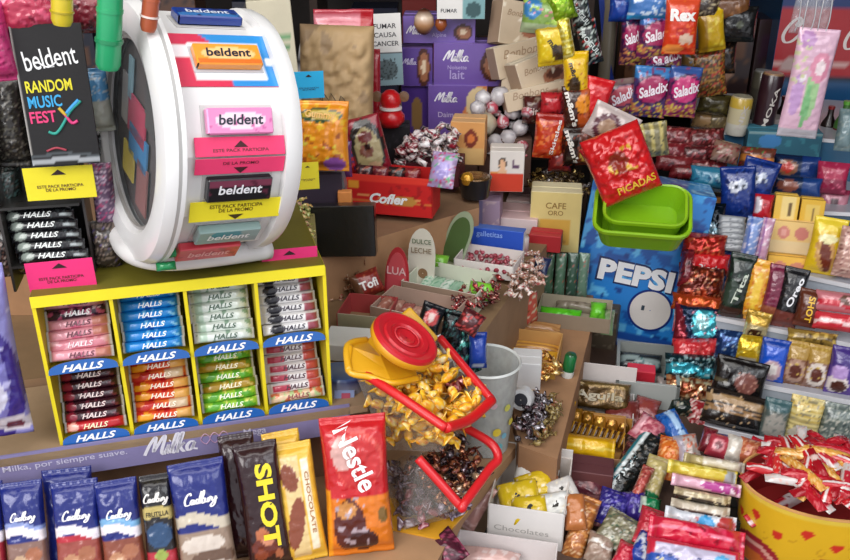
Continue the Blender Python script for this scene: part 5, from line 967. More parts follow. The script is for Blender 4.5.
# teal / blue packs further up
for k, (x, y, w, h, c_, L, lab) in enumerate([
  (757, 158, 34, 20, '6c3c2c', [('w', .3, .6, .1, .8, 'd8883c'), ('n', 3, .3, 'b83c3c'), ('n', 4, .5, '40904c')], 'packet with orange, red and green stripes on the upper step'),
  (796, 168, 44, 24, '14284c', [('e', .3, .5, .24, .3, '8c5c40'), ('e', .3, .5, .14, .2, 'c83c30'), ('r', .6, 1, 0, 1, '1c3c80')], 'navy pack with red and tan picture, upper of two'),
  (797, 186, 46, 18, '12284c', [('e', .3, .5, .24, .3, '8c5040'), ('r', .6, 1, 0, 1, '1c4080')], 'navy pack with brown picture, lower of two'),
  (832, 178, 30, 30, '8c2444', [('r', 0, 1, .5, 1, 'b02c50'), ('n', 3, .5, 'd05878')], 'magenta pack at the right photo edge'),
  (833, 205, 28, 30, 'b87888', [('r', .35, .6, .2, .7, '4c3038'), ('r', 0, 1, .85, 1, '8c2c48')], 'dusty pink pack with a dark figure at the right photo edge'),
  (716, 178, 50, 20, '2c7c9c', [('n', 3, .3, '184c74'), ('n', 4, .5, '8cb8c8')], 'teal blue packet behind the green baskets'),
  (708, 204, 30, 24, '28201c', [('r', .3, .9, .3, .8, 'b87c40'), ('e', .6, .5, .2, .2, 'e0b888')], 'black packet with an orange picture above the star foil bag'),
  (845, 130, 16, 40, '7c9498', [('n', 2, .3, '98a8a4')], 'pale grey green packet at the right edge above the magenta one')]):
    item(lab, 'sweets', x, y, w, h, 1.78 if y > 170 else 1.84, c_, L)
bx('blue_box', 'long teal box across the upper step', 'box', 782, 156, 74, 24, .06, Y=1.93, yaw=-8, base='2c6478', top='3c7c90', side='204858', L=[('e', .3, .6, .16, .3, '3c7cb4'), ('n', 3, .4, '387c8c'), ('r', 0, 1, .9, 1, '7c9ca0')])
bx('blue_box', 'pale box lying behind the long teal box', 'box', 790, 136, 46, 16, .06, Y=2.02, yaw=-8, base='a89c98', seam=False)
# --- vertical cascade of bags between the drinks case and the shelf
cas = [(706, 224, 36, 40, 1.66, '7ca0b0', [('n', 4, .1, 'd0e4ec'), ('n', 5, .3, '1c3c50'), ('d', .6, 1, .9, '0c1c28')], 0, 'silver blue foil bag with star pattern, topmost of the cascade', 'foil', ()),
 (704, 246, 42, 24, 1.60, 'c02c20', [('n', 4, .3, 'e8784c'), ('n', 5, .5, '7c1414')], 3, 'red and orange foil bag below the star patterned one', 'foil', ()),
 (708, 263, 40, 20, 1.585, 'd41c24', [('r', 0, 1, 0, .3, '7c1814')], 4, 'plain red folded bag in the cascade with white lettering', 'wrap', [('Block', .5, .2, .5, {'col': 'e8dcdc', 'bold': .02})]),
 (701, 282, 44, 34, 1.56, '6c2418', [('n', 4, .2, 'a84424'), ('n', 5, .4, 'e0a078'), ('n', 6, .5, '30100c')], 2, 'shiny copper brown foil bag in the cascade', 'foil', ()),
 (698, 303, 50, 16, 1.53, 'c84c1c', [('n', 4, .3, 'f07838'), ('n', 5, .5, '701c10')], 3, 'crumpled orange foil strip in the cascade', 'foil', ()),
 (700, 326, 50, 42, 1.50, '8c2434', [('d', 1, .2, .28, '102c4c'), ('e', .55, .55, .26, .32, '48b4c4'), ('e', .5, .6, .14, .18, 'b8ecf0'), ('d', 1, .3, 1.1, '1c2c58'), ('n', 6, .6, 'c87884')], 2, 'turquoise and navy bag with pink left edge in the cascade', 'foil', ()),
 (697, 349, 46, 20, 1.465, 'cc2c34', [('n', 4, .3, 'e85c5c'), ('n', 5, .5, '781820')], -4, 'bright red crumpled bag under the turquoise one', 'wrap', ()),
 (690, 368, 48, 26, 1.43, '10343c', [('w', .25, .6, .1, .8, '38a8bc'), ('n', 5, .4, 'b8e4e8'), ('n', 3, .5, '0c1418')], 0, 'black and turquoise foil bag in the lower cascade', 'foil', ()),
 (690, 391, 48, 26, 1.40, '8c3c18', [('n', 4, .1, 'dca070'), ('n', 5, .3, 'f0dcb0'), ('n', 3, .5, '40140c')], 4, 'gold and copper foil bag in the lower cascade', 'foil', ()),
 (686, 408, 34, 20, 1.37, '142420', [('n', 4, .4, '806850'), ('n', 6, .5, 'b8b8a0')], 6, 'black green packet below the gold and copper foil bag', 'wrap', ()),
 (700, 424, 30, 42, 1.345, 'a41c24', [('n', 5, .2, 'd8a0a0'), ('n', 6, .4, 'f0dcd4'), ('r', 0, 1, 0, .3, 'c01824')], 12, 'red bag with white speckles, lowest of the cascade', 'wrap', ()),
 (724, 276, 12, 50, 1.60, '1c3c84', [('n', 3, .3, '3c64b0')], 6, 'narrow blue sachet hanging right of the cascade', 'wrap', ()),
 (722, 326, 16, 30, 1.52, '24407c', [('n', 4, .3, '8c94c0')], -8, 'small navy sachet right of the turquoise bag', 'wrap', ()),
 (679, 318, 10, 26, 1.53, 'c04c5c', [('n', 3, .3, 'e08890')], 4, 'slim pink sachet touching the blue drinks case', 'wrap', ()),
 (686, 268, 12, 36, 1.57, '781824', [('n', 3, .3, '40101c')], 6, 'slim dark red sachet left of the copper bag', 'wrap', ())]
for (x, y, w, h, Y, c_, L, rl, lab, mt, tx) in cas:
    item(lab, 'sweets', x, y, w, h, Y, c_, L, tx, lean=28, roll=rl, yaw=-8, t=.020, mat=mt, crk=.3)
hk = empty('hanging_strip', T((0, 0, 0)), 'thin white plastic strip the cascade of bags is clipped to', 'strip')
tube('strip', [at(704, 200, 1.72), at(703, 260, 1.64), at(700, 330, 1.54), at(692, 400, 1.43), at(698, 440, 1.36)], .003, 'c8c8c8', 'plastic', hk)
# --- lower right pile
zf = lambda x, y, z: at(x, y, z=z).y
low = [(632, 466, 26, 84, .73, '181c1c', [('r', .0, .2, 0, 1, '28707c'), ('r', .2, .34, 0, .9, 'd8e0e0'), ('n', 4, .5, '685c50')], 32, 'black wafer pack with a white and teal edge lying diagonally'),
 (622, 476, 12, 80, .72, '2c8090', [('r', .4, .9, 0, 1, 'dce4e4')], 38, 'slim white and teal pack beside the black wafer pack'),
 (648, 430, 28, 26, .76, 'a84c5c', [('n', 3, .2, 'cc8088'), ('r', .1, .3, .1, .9, 'd8a0a8')], 30, 'dusky pink packet above the black wafer pack'),
 (676, 432, 20, 44, .76, '1c5cac', [('r', .5, .75, 0, 1, 'a8c8e8'), ('n', 4, .5, '10387c')], -28, 'bright blue packet lying diagonally right of the pink one'),
 (668, 458, 22, 40, .75, 'd87028', [('n', 3, .2, 'f0b070'), ('n', 4, .5, 'b03420')], 10, 'orange packet below the blue one'),
 (688, 450, 22, 30, .76, 'c8b8b0', [('n', 3, .2, 'd86840'), ('r', 0, .3, 0, 1, 'b0a8b4')], -14, 'white and orange packet right of the orange one'),
 (652, 482, 22, 50, .74, 'c8b878', [('n', 3, .3, 'e8dcb8'), ('r', 0, 1, 0, .25, '0c7c48')], 16, 'cream and green packet standing in the pile'),
 (650, 506, 20, 16, .75, '0c7848', [('r', .0, .3, 0, 1, 'c8d8c8')], 6, 'short green and white packet above the violet foil'),
 (641, 486, 12, 40, .75, 'b85048', [('n', 4, .3, 'e0a090'), ('n', 5, .5, '702428')], 20, 'slim salmon packet next to the cream one'),
 (612, 508, 30, 34, .73, '2c2478', [('n', 3, .3, '4c40a8'), ('n', 5, .5, '8c80c8')], 14, 'violet blue foil packet, left of two'),
 (636, 506, 22, 28, .735, '34247c', [('n', 3, .3, '6050b0')], -10, 'violet blue foil packet, right of two'),
 (620, 532, 40, 34, .73, '747058', [('n', 4, .2, 'a8a488'), ('n', 5, .4, '3c5c48'), ('n', 6, .5, 'c8c4b8')], 26, 'grey green clear packet below the violet ones'),
 (600, 548, 26, 28, .715, '9c8474', [('n', 3, .2, 'b8a494'), ('w', .5, .6, .1, 1, 'e0dcd4')], 10, 'tan clear packet beside the amber biscuits'),
 (625, 556, 20, 26, .725, 'c01c38', [('n', 3, .4, 'e05868')], 20, 'crimson packet at the bottom edge left of the blue one'),
 (643, 548, 20, 34, .735, '1c3c9c', [('w', .4, .6, .2, 1, 'd8dce8'), ('n', 4, .5, '102468')], 24, 'blue and white packet at the bottom edge of the pile'),
 (652, 528, 30, 36, .745, 'b82838', [('n', 3, .3, 'd84c5c')], 14, 'crimson packet corner left of the big pink red bag')]
for k, (x, y, w, h, z, c_, L, rl, lab) in enumerate(low):
    item(lab, 'sweets', x, y, w, h, zf(x, y, z), c_, L, lean=58, roll=rl, yaw=-10, t=.014, crk=.3)
st_ = [(700, 521, 68, 18, .775, 'c8ccd4', [('n', 3, .3, 'e8e8ec'), ('e', .55, .5, .12, .4, '3898d0'), ('e', .85, .5, .14, .5, 'b83c3c'), ('n', 5, .6, 'b05050')], 4, 'white pack with blue spot, lowest flat pack of the small stack'),
 (700, 509, 56, 12, .787, 'c0b4a0', [('r', 0, 1, 0, .35, '3c2820'), ('n', 4, .4, 'e0d8c8')], 4, 'brown and cream flat pack, second from the bottom of the small stack'),
 (702, 497, 54, 11, .798, 'a89878', [('r', 0, 1, 0, .4, '2c2018'), ('n', 4, .3, 'd8c8a0')], 5, 'brown edged flat pack in the middle of the small stack'),
 (706, 485, 66, 12, .81, 'd8a8b8', [('e', .7, .5, .3, .4, 'b0408c'), ('n', 4, .5, 'f0dce4')], 5, 'pale pink flat pack with magenta end'),
 (702, 472, 66, 13, .822, 'c8b030', [('n', 3, .3, 'e0d068'), ('e', .9, .4, .1, .6, 'a8a8a8')], 5, 'yellow flat pack with a grey round end'),
 (714, 463, 58, 10, .828, 'c8bca4', [('n', 3, .3, 'e0d8cc'), ('r', 0, .3, 0, 1, 'a89868')], 5, 'cream flat pack on top of the small stack')]
for k, (x, y, w, h, z, c_, L, rl, lab) in enumerate(st_):
    item(lab, 'biscuits', x, y, w, h, zf(x, y, z), c_, L, lean=35, roll=rl, yaw=-10, t=.018, ends='u', puff=4, group='flat packs in the small stack')
bx('sweet_carton', 'dark carton hidden under the small stack of flat packs', 'box', 706, 560, 56, 40, .07, Y=zf(706, 560, .70)+.03, yaw=-10, base='1c2420')
item('big shiny pink red bag folded across the stack foot', 'sweets', 696, 537, 92, 26, zf(696, 537, .775), 'cc1c3c', [('w', .5, .62, .05, .8, 'f07890'), ('n', 3, .4, 'e04060'), ('n', 4, .6, '8c1028')], lean=50, roll=5, yaw=-10, t=.022, ends='u', crk=.25)
item('blue and white bag with red frame at the bottom photo edge', 'sweets', 692, 562, 88, 34, zf(692, 562, .765), 'c82840', [('r', .08, .94, .0, .85, 'c8c0d8'), ('w', .1, .5, .08, 1.6, '2450a8'), ('x', .1, .9, 0, .6, 5, .3, '102c70'), ('x', .1, .9, 0, .6, 6, .5, 'd8d0a0'), ('e', .8, .6, .1, .2, '60b0e0')], lean=45, roll=4, yaw=-10, t=.02, ends='n', crk=.2)
for k, (x, y, w, h, c_, L, lab) in enumerate([(718, 446, 22, 22, 'b03848', [('e', .5, .5, .3, .3, 'd88890'), ('e', .5, .5, .15, .15, '701c2c')], 'red round wrapped packet below the lilac step'), (734, 449, 18, 26, 'd0c8bc', [('n', 3, .4, 'e8e4dc')], 'white packet below the lilac step'), (750, 452, 24, 24, 'b86040', [('n', 4, .2, 'd89870'), ('n', 5, .5, '8c2828')], 'orange red packet below the lilac step'), (708, 440, 14, 24, '6c1c28', [('n', 3, .4, '8c3040')], 'wine red packet at the left end of the lilac step')]):
    item(lab, 'sweets', x, y, w, h, zf(x, y, .80)-.0, c_, L, lean=40, roll=8, t=.014)
bx('sweet_carton', 'dark brown carton below the lilac step carrying three packets', 'box', 735, 484, 64, 22, .05, Y=1.17, yaw=-14, base='3c2c28')
for k, (x, y, w, h, c_, rl) in enumerate([(586, 478, 40, 34, '5c2430', 10), (632, 462, 26, 44, '3c1418', 12), (596, 510, 30, 30, '6c3c40', -8), (622, 412, 34, 24, '702c28', -6), (646, 408, 24, 20, '8c3c38', 8)]):
    item(['wine red flat bag right of the maroon carton', 'almost black red bag behind the black wafer pack', 'dusty maroon bag above the tan clear packet', 'brick red bag below the red carton', 'rust red packet under the grey organiser'][k], 'sweets', x, y, w, h, zf(x, y, .72), c_, [('n', 3, .3, '8c4c50'), ('n', 5, .6, 'b88080')], lean=70, roll=rl, t=.012)
# ---------------------------------------------------------------- yellow tub with red white packets
pc_ = Vector((.560, 1.012, Z0)); OV = Matrix.Rotation(R(-6), 4, 'Z') @ Matrix.Diagonal((1, .70, 1, 1))
tub = empty('yellow_tub', T(pc_) @ OV, 'oval yellow cardboard tub printed with red hearts, at the right bottom corner', 'tub')
n = 240; zs = np.linspace(0, .118, 36); V = []; C = []
for z in zs:
    for i in range(n):
        a_ = 2*pi*i/n; r = .108+.010*z/.118; V.append((r*cos(a_), r*sin(a_), z))
V = np.array(V); U = (np.arctan2(V[:, 1], V[:, 0])/(2*pi)) % 1; W = V[:, 2]/.118
LL = [('w', .93, 1.0, .0, 1, 'e8c848')]
for k in range(18):
    cu_ = (k+.4)/18
    for j, (vv, ss_) in enumerate(((.74-(k % 2)*.13, 1), )):
        LL += [('e', cu_-.005, vv, .0065, .045, 'd03424'), ('e', cu_+.005, vv, .0065, .045, 'd03424'), ('e', cu_, vv-.035, .0065, .05, 'd03424')]
    LL += [('e', cu_+.03, .50+(k % 2)*.1, .008, .05, 'd09c20'), ('e', cu_+.03, .51+(k % 2)*.1, .006, .035, 'e4b424')]
    if k % 3 == 1: LL += [('e', cu_, .0, .085, .42, 'a02430'), ('e', cu_, .0, .070, .34, 'e8a898'), ('e', cu_, .0, .06, .28, 'b83840'), ('e', cu_, .0, .045, .2, 'd87030')]
cols = pnt(U, W, 'e4b424', LL)
Fc = [(j*n+i, j*n+(i+1) % n, (j+1)*n+(i+1) % n, (j+1)*n+i) for j in range(35) for i in range(n)]
obj('tub_wall', mesh('tub_wall', V, Fc, cols, 'gloss', True), tub)
lathe('tub_inside', [(.116, .117), (.105, .06), (.001, .055)], 'b03030', 'card', tub, n=40, cap=False)
lathe('rim', [(.116, .116), (.119, .117), (.119, .1205), (.116, .1205), (.115, .118)], 'd8a060', 'card', tub, n=60, cap=False)
rr = random.Random(12); k = 0; used = []
RC = [('c01c24', [('r', .3, .5, 0, 1, 'e8dcd8'), ('n', 4, .5, '8c1018')]), ('d43030', [('n', 3, .4, 'f0c8b8'), ('r', 0, 1, .8, 1, 'e8e0dc')]), ('b81828', [('n', 4, .4, 'd85860')]), ('d89840', [('n', 3, .3, 'e8c888'), ('n', 4, .5, 'b86028')]), ('d8d0cc', [('r', .2, .8, .1, .5, 'c02838'), ('n', 3, .5, 'e8b0a0')]), ('a01420', [('r', 0, 1, .4, .5, 'e8c8c0')])]
protos = []
for j, (c_, L) in enumerate(RC):
    me = pack_me('sugar_stick', .015, .078, .008, c_, L, 'wrap', j+3, 10, 26, 'v', .05, 2.5, .2); protos.append(me)
for i in range(84):
    a_ = rr.uniform(0, 6.283); r = .098*math.sqrt(rr.random()); hgt = .126+.018*(1-(r/.1)**2)+rr.uniform(0, .014)
    j = rr.choice([0, 0, 1, 2, 2, 3, 4, 5, 5]); 
    o = obj('sugar_stick', protos[j], None, T(pc_+OV.to_3x3() @ Vector((r*.92*cos(a_), r*.92*sin(a_), hgt))) @ rot(rr.uniform(-80, 80), rr.uniform(74, 90), rr.uniform(-85, 85)))
    tag(o, ['red stick packet with a white band in the yellow tub', 'red stick packet with white end in the yellow tub', 'plain crimson stick packet in the yellow tub', 'orange tan stick packet in the yellow tub', 'white and red stick packet in the yellow tub', 'dark red stick packet with pink line in the yellow tub'][j], 'sweets', 'stick packets in the yellow tub '+['banded', 'white ended', 'crimson', 'tan', 'white', 'dark'][j])
item('long red stick packet with white lettered band laid over the tub', 'sweets', 806, 492, 14, 120, 1.03, 'b8182c', [('w', .3, .45, .0, 1, 'e8dcdc'), ('r', .55, .8, 0, 1, 'd8c8cc'), ('n', 4, .6, '801020')], lean=66, roll=64, yaw=0)
item('long red stick packet sticking up behind the tub rim', 'sweets', 785, 460, 16, 74, 1.13, 'c01c30', [('n', 3, .4, 'e07080'), ('r', 0, 1, .8, 1, 'd8485c')], lean=60, roll=-60+180, yaw=0)
# ---------------------------------------------------------------- hanging strips, upper centre
def hang(lab, cat, x, y, w, h, Y, c_, L=(), tx=(), roll=0, mat='wrap', yaw=-4, t=.016, lean=4, group=None, **k): return item(lab, cat, x, y, w, h, Y, c_, L, tx, lean=lean, roll=roll, yaw=yaw, t=t, mat=mat, group=group, **k)
hang('green and teal gummy packet hanging at the top centre', 'sweets', 545, 16, 44, 34, 1.80, '7c9c48', [('e', .2, .7, .2, .3, '3c80b8'), ('n', 3, .3, 'a8c850'), ('n', 5, .5, 'd88090'), ('r', 0, 1, 0, .3, 'a0b088')], roll=4)
hang('lime green foil packet at the top right of the teal one', 'sweets', 562, 6, 24, 28, 1.79, '8cb820', [('n', 4, .3, 'c8e060'), ('n', 5, .5, '60881c')], roll=-20, mat='foil')
hang('yellow chocolate sweet bag hanging below the green gummy packet', 'sweets', 552, 44, 30, 40, 1.79, 'e0c020', [('n', 4, .4, 'f0e050'), ('e', .7, .3, .24, .2, '4c3820'), ('r', 0, 1, .85, 1, 'b89818')], [("m&m's", .6, .4, .7, {'col': '2c2018', 'rotd': -60, 'bold': .02})], roll=-8)
hang('narrow yellow foil strip between the yellow bags', 'sweets', 566, 40, 14, 50, 1.785, 'd8c030', [('n', 4, .2, 'f4ec90')], roll=-14, mat='foil')
hang('yellow chocolate sweet bag, lower one above the red brown bags', 'sweets', 576, 75, 24, 44, 1.775, 'e4b818', [('n', 4, .5, 'b86c20'), ('e', .4, .3, .25, .2, '402c18')], [("m&m's", .4, .55, .9, {'col': '30200c', 'rotd': -75, 'bold': .03, 'h': .010})], roll=-4)
hang('orange brown sweet bag with white vertical lettering', 'sweets', 577, 108, 28, 42, 1.765, 'b8501c', [('d', -1, .2, -.45, '3c1c14'), ('e', .7, .6, .25, .2, 'e89028'), ('n', 4, .5, '782c14')], [("m&m's", .3, .5, 1.2, {'col': 'f0ece4', 'rotd': -78, 'bold': .04, 'h': .012})], roll=-5)
hang('dark brown sweet bag with white vertical lettering, lower one', 'sweets', 578, 146, 30, 36, 1.755, '5c2818', [('d', -1, .2, -.4, '241410'), ('e', .75, .3, .2, .2, 'c8a040'), ('n', 4, .4, '8c3c20')], [("m&m's", .3, .5, 1.1, {'col': 'e8e4dc', 'rotd': -76, 'bold': .04, 'h': .012})], roll=-5)
hang('bright red folded bag to the right of the orange brown bag', 'sweets', 595, 102, 26, 46, 1.77, 'd01c24', [('n', 3, .4, 'e84040')], roll=12)
hang('red and orange fruit sweet bag with white lettering', 'sweets', 549, 136, 28, 42, 1.765, 'c83c1c', [('n', 3, .2, 'e87838'), ('n', 5, .5, 'a01c14'), ('r', 0, 1, .85, 1, 'a02018')], [('Skittles', .7, .5, 1.2, {'col': 'f4ece8', 'rotd': 80, 'bold': .02, 'h': .008})], roll=3)
hang('small maroon packet left of the orange fruit sweet bag', 'sweets', 532, 110, 18, 26, 1.80, '4c1c18', [('n', 4, .3, '887868')], [('Kit', .5, .5, .6, {'col': 'c8b8b0'})])
hang('red packet above the orange fruit sweet bag', 'sweets', 552, 104, 22, 22, 1.79, 'b8242c', [('n', 3, .3, '701818')])
hang('dark packet with white and black lettering below the brown bags', 'sweets', 560, 160, 22, 22, 1.77, '701c1c', [('n', 4, .2, 'a03028')])
SB = [('n', 4, .2, '30403c'), ('n', 5, .3, 'c0ccc4'), ('n', 6, .5, 'b83c3c')]
hang('black and white strip packet at the top, left of the pole', 'sweets', 580, 14, 20, 38, 1.84, '181c1c', SB, [('MOGUL', .5, .5, 1.1, {'col': 'c8d0cc', 'rotd': -62, 'bold': .02, 'h': .010})], roll=-16)
hang('black and white strip packet below the topmost one, left of the pole', 'sweets', 589, 42, 20, 42, 1.83, '141818', SB, [('MOGUL', .5, .5, 1.3, {'col': 'd0d8d4', 'rotd': -62, 'bold': .02, 'h': .010})], roll=-16)
# red bag with white mouth, above baskets
hang('large red bag with yellow lettering hanging over the green baskets', 'sweets', 621, 164, 58, 66, 1.51, 'c81c20', [('e', .45, .55, .16, .16, '8c2c1c'), ('x', .25, .7, .4, .75, 4, .3, 'c8a030'), ('n', 4, .6, 'a01418')], [('PICADAS', .60, .18, .66, {'col': 'e0b830', 'bold': .02, 'rotd': 2})], roll=-24, t=.026, lean=14, ends='n', puff=3, crk=.35)
hang('white and grey bag mouth folded above the large red bag', 'sweets', 612, 126, 46, 34, 1.60, 'c8b8b4', [('e', .4, .4, .3, .4, '5c2c38'), ('e', .4, .4, .18, .25, 'a88870'), ('n', 3, .5, 'e0d8d4')], roll=24, lean=10)
hang('small maroon bag tucked left of the large red bag', 'sweets', 596, 158, 22, 28, 1.60, 'a82028', [('n', 4, .3, 'b88048')], roll=-30)
hang('striped cream and green packet right of the white bag mouth', 'sweets', 650, 140, 34, 32, 1.72, '88805c', [('s', 'u', 4, .4, 'c8b870'), ('n', 4, .4, '5c5c40')], roll=-10)
# snack packs with oval mark
def sal(lab, x, y, w, h, Y, roll=0, base='6c2450', alt='3c70b8', word='Saladix', c2='a8285c'):
    return hang(lab, 'snacks', x, y, w, h, Y, base, [('r', 0, 1, .75, 1, alt), ('n', 3, .35, '8c3058'), ('x', 0, 1, 0, .35, 4, .1, 'c87c50'), ('x', 0, 1, 0, .3, 5, .3, 'd8c050'), ('e', .52, .56, .50, .30, '3c1848', 18), ('e', .53, .57, .45, .25, c2, 18)], [(word, .55, .57, .84, {'col': 'f0e4ec', 'rotd': 20, 'bold': .03, 'shear': .3, 'h': .022})], roll=roll, group='hanging snack packs with oval mark', name='snack_pack')
sal('snack pack with oval mark, left of the orange red one, upper row', 657, 36, 36, 44, 1.90, 2)
sal('dark plum snack pack with oval mark half hidden at the pole side', 632, 40, 22, 48, 1.93, 0, '4c2040', '3c3060')
sal('blue topped snack pack with oval mark in the middle row, left', 650, 92, 34, 48, 1.90, 4, '4c3c70', '3c80c0')
sal('blue topped snack pack with oval mark in the middle row, right', 683, 92, 30, 48, 1.89, 4, '8c2c60', '3c5ca0', c2='c83074')
sal('faded pink snack pack with oval mark, alone beside the pole', 622, 97, 32, 34, 1.92, -8, 'a86868', '88706c', c2='b84c5c')
sal('plum snack pack with oval mark at the bottom of the middle row', 664, 58, 34, 16, 1.905, 0, '7c2c58', '7c2c58')
hang('light blue snack pack with white puffs at the top', 'snacks', 652, 6, 46, 26, 1.90, '3c74b8', [('n', 4, .2, 'c8d8e8'), ('r', 0, 1, 0, .15, '2c90c8')])
hang('royal blue snack pack at the top, left of the white puff one', 'snacks', 622, 8, 24, 26, 1.93, '183c94', [('n', 3, .4, '2c64b8')])
hang('orange red snack pack with white lettering', 'snacks', 681, 26, 32, 54, 1.86, 'd83c1c', [('r', 0, 1, .8, 1, 'e05030'), ('e', .5, .42, .2, .08, 'b82018'), ('e', .65, .28, .22, .1, 'd8b8a0'), ('n', 3, .4, 'e8682c'), ('e', .3, .1, .3, .1, 'f09040')], [('Rex', .5, .70, .74, {'col': 'f4f0ec', 'bold': .05})])
for k, (x, y, w, h, c_, L, lab) in enumerate([(711, 30, 26, 40, 'd0a818', [('n', 2, .3, 'e8d040'), ('r', 0, .3, 0, 1, 'a87c18')], 'yellow crumpled bag right of the orange red snack pack'), (703, 6, 30, 24, '3c3028', [('n', 4, .2, '887860'), ('n', 5, .5, 'c8b890')], 'brown speckled bag at the top right'), (738, 24, 34, 34, '141414', [('e', .5, .5, .1, .1, '4c5040'), ('n', 3, .5, '282828')], 'black bag with a faint grey mark'), (728, 8, 42, 26, '6c4424', [('n', 3, .4, '8c5c30')], 'orange brown bag behind the black one'),
   (708, 72, 34, 46, '5c4020', [('n', 5, .1, 'b08038'), ('n', 6, .3, 'b83828'), ('n', 4, .5, '28180c')], 'brown bag with orange and red speckles'), (714, 104, 30, 20, '40381c', [('n', 3, .2, '60582c')], 'dark olive bag below the speckled one'), (696, 62, 28, 16, '8c6c3c', [('n', 3, .2, '4c6c90'), ('n', 4, .5, 'c8a040')], 'packet with blue and tan patches under the orange red pack'), (722, 58, 26, 30, '201814', [('n', 5, .4, '5c3c24')], 'nearly black packet at the back right of the snacks'),
   (718, 122, 24, 20, '6c5c40', [('n', 5, .2, 'a08c60')], 'khaki packet above the dark red bags'), (704, 120, 22, 16, 'a88458', [('n', 3, .3, '6c4c30')], 'tan packet under the snack packs')]):
    hang(lab, 'snacks', x, y, w, h, 1.98+.005*k, c_, L, roll=(k*37 % 21)-10)
# dark red bags
for k, (x, y, w, h, rl) in enumerate([(675, 136, 34, 18, 4), (706, 138, 36, 18, -5), (668, 150, 36, 16, 3), (700, 153, 38, 16, -2), (674, 163, 36, 16, 5), (708, 168, 38, 18, -4), (690, 172, 40, 14, 2), (726, 152, 26, 20, 12)]):
    item('%s dark red bag in the heap above the green baskets, counted from the top left' % ORD[k], 'sweets', x, y, w, h, 1.87-.01*k, ['6c1c20', '5c2020', '781c24', '50181c', '7c2428', '601c20', '701c20', '8c6c5c'][k], [('n', 4, .2, '90383c'), ('n', 5, .4, '34100f'), ('n', 6, .6, 'c88c88')], lean=30, roll=rl, yaw=-6, t=.016, mat='wrap', group='dark red bags')
# ---------------------------------------------------------------- bottles, cans, cooler
co = empty('drinks_cooler', T(at(868, 176, 2.35)) @ rot(-6), 'red and blue drinks cooler with white script lettering in the back right corner', 'cooler')
wm = .60; hm = .56
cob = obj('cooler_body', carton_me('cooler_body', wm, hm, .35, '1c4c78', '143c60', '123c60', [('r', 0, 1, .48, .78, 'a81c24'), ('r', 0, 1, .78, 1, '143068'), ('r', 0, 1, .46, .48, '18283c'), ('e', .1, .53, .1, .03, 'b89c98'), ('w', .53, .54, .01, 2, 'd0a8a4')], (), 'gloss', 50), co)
letters(cob, '~Coca', -.232, .385, .115, 'dcd0cc'); letters(cob, '~Cola', -.075, .375, .115, 'dcd0cc')
def bottle(lab, x, y, Y, h, r, c1, c2, cap, name='bottle'):
    o = empty(name, T(at(x, y, Y)), lab, 'bottle')
    lathe('glass', [(.001, 0), (r, .002), (r, h*.5), (r*.95, h*.58), (r*.4, h*.78), (r*.36, h*.94)], c1, 'gloss', o, n=20)
    lathe('label', [(r*1.02, h*.2), (r*1.02, h*.46)], c2, 'card', o, n=20, cap=False)
    lathe('cap', [(r*.42, h*.93), (r*.42, h), (.001, h)], cap, 'plastic', o, n=14, cap=False)
bottle('green glass bottle with dark label beside the cooler', 838, 150, 2.02, .115, .020, '3c6c2c', '5c1c20', '5ca038')
bottle('dark bottle with red label, left of the green glass bottle', 824, 148, 2.05, .10, .018, '1c100e', '78181c', '78181c')
bottle('dark cola bottle left of the pink toy bag', 778, 140, 2.08, .105, .019, '160c0c', '501418', '501418')
bottle('dark cola bottle directly right of the tall brown can', 786, 141, 2.12, .10, .018, '1c1010', '5c181c', '2c1010')
bottle('dark bottle cut by the right photo edge', 849, 152, 2.0, .12, .02, '141010', '6c1c20', '30383c')
def can(lab, x, y, Y, h, r, cols, tx=None):
    o = lathe('drink_can', [(.001, 0), (r*.9, 0), (r, .004), (r, h*.3), (r, h*.301), (r, h*.7), (r, h*.701), (r, h-.006), (r*.85, h-.001), (r*.8, h-.001), (.001, h-.004)], cols[0], 'gloss', None, T(at(x, y, Y)) @ rot(0, 0, 3), 28, cols=[cols[0]]*4+[cols[1]]*2+[cols[2]]*2+[cols[3]]*3)
    tag(o, lab, 'can')
    if tx: letters(o, tx, 0, h*.5, h*.62, 'c8c0b8', rotd=80, h=.011, bold=.02, hf=lambda X, Z: np.sqrt(np.clip(r*r-X*X, 0, 1))+.0006)
can('white and yellow can in front of the brown can', 735, 134, 1.98, .088, .024, ['c8c4b8', 'c8bc98', 'c8a840', 'b0a890'], 'NIX')
can('tall dark brown can with pale top and lettering', 760, 138, 2.0, .150, .024, ['2c1418', '301820', '2c141c', 'a8845c'], 'MOKA')
can('dark aluminium can behind the brown one', 752, 128, 2.12, .14, .022, ['30302c', '3c3830', '4c483c', '8c8c88'])
# hanging toy bag
tg = hang('long pink toy bag with a pale green figure hanging at the upper right', 'toy', 808, 84, 38, 104, 1.66, 'd8b0c4', [('n', 2, .3, 'e4bccc'), ('e', .58, .45, .17, .28, '9cc48c'), ('e', .66, .66, .24, .14, 'dc90a8'), ('e', .66, .66, .12, .07, 'f0dce0'), ('e', .25, .90, .18, .08, 'b888b8'), ('e', .22, .4, .14, .2, 'bc94c4'), ('e', .28, .56, .08, .04, 'e8e0e8'), ('e', .5, .3, .08, .2, '78b478'), ('r', 0, 1, 0, .08, 'b8b4bc'), ('x', 0, .35, .5, .9, 3, .2, 'c8c89c')], roll=4, t=.012, ends='v', seal=.03)
p = at(812, 12, 1.68); M = rot(-4, 0, 3); w_, h_ = size(p, M, 38, 46)
cb_ = obj('clear_bag', pack_me('clear_bag', w_, h_, .010, 'd0d0d4', [], clear('bagfilm', 'c8c8cc', .25, .1), 5, 18, 22, 'n', .03, 3, .6), None, T(p) @ M); tag(cb_, 'empty wrinkled clear bag hanging above the pink toy bag', 'bag')
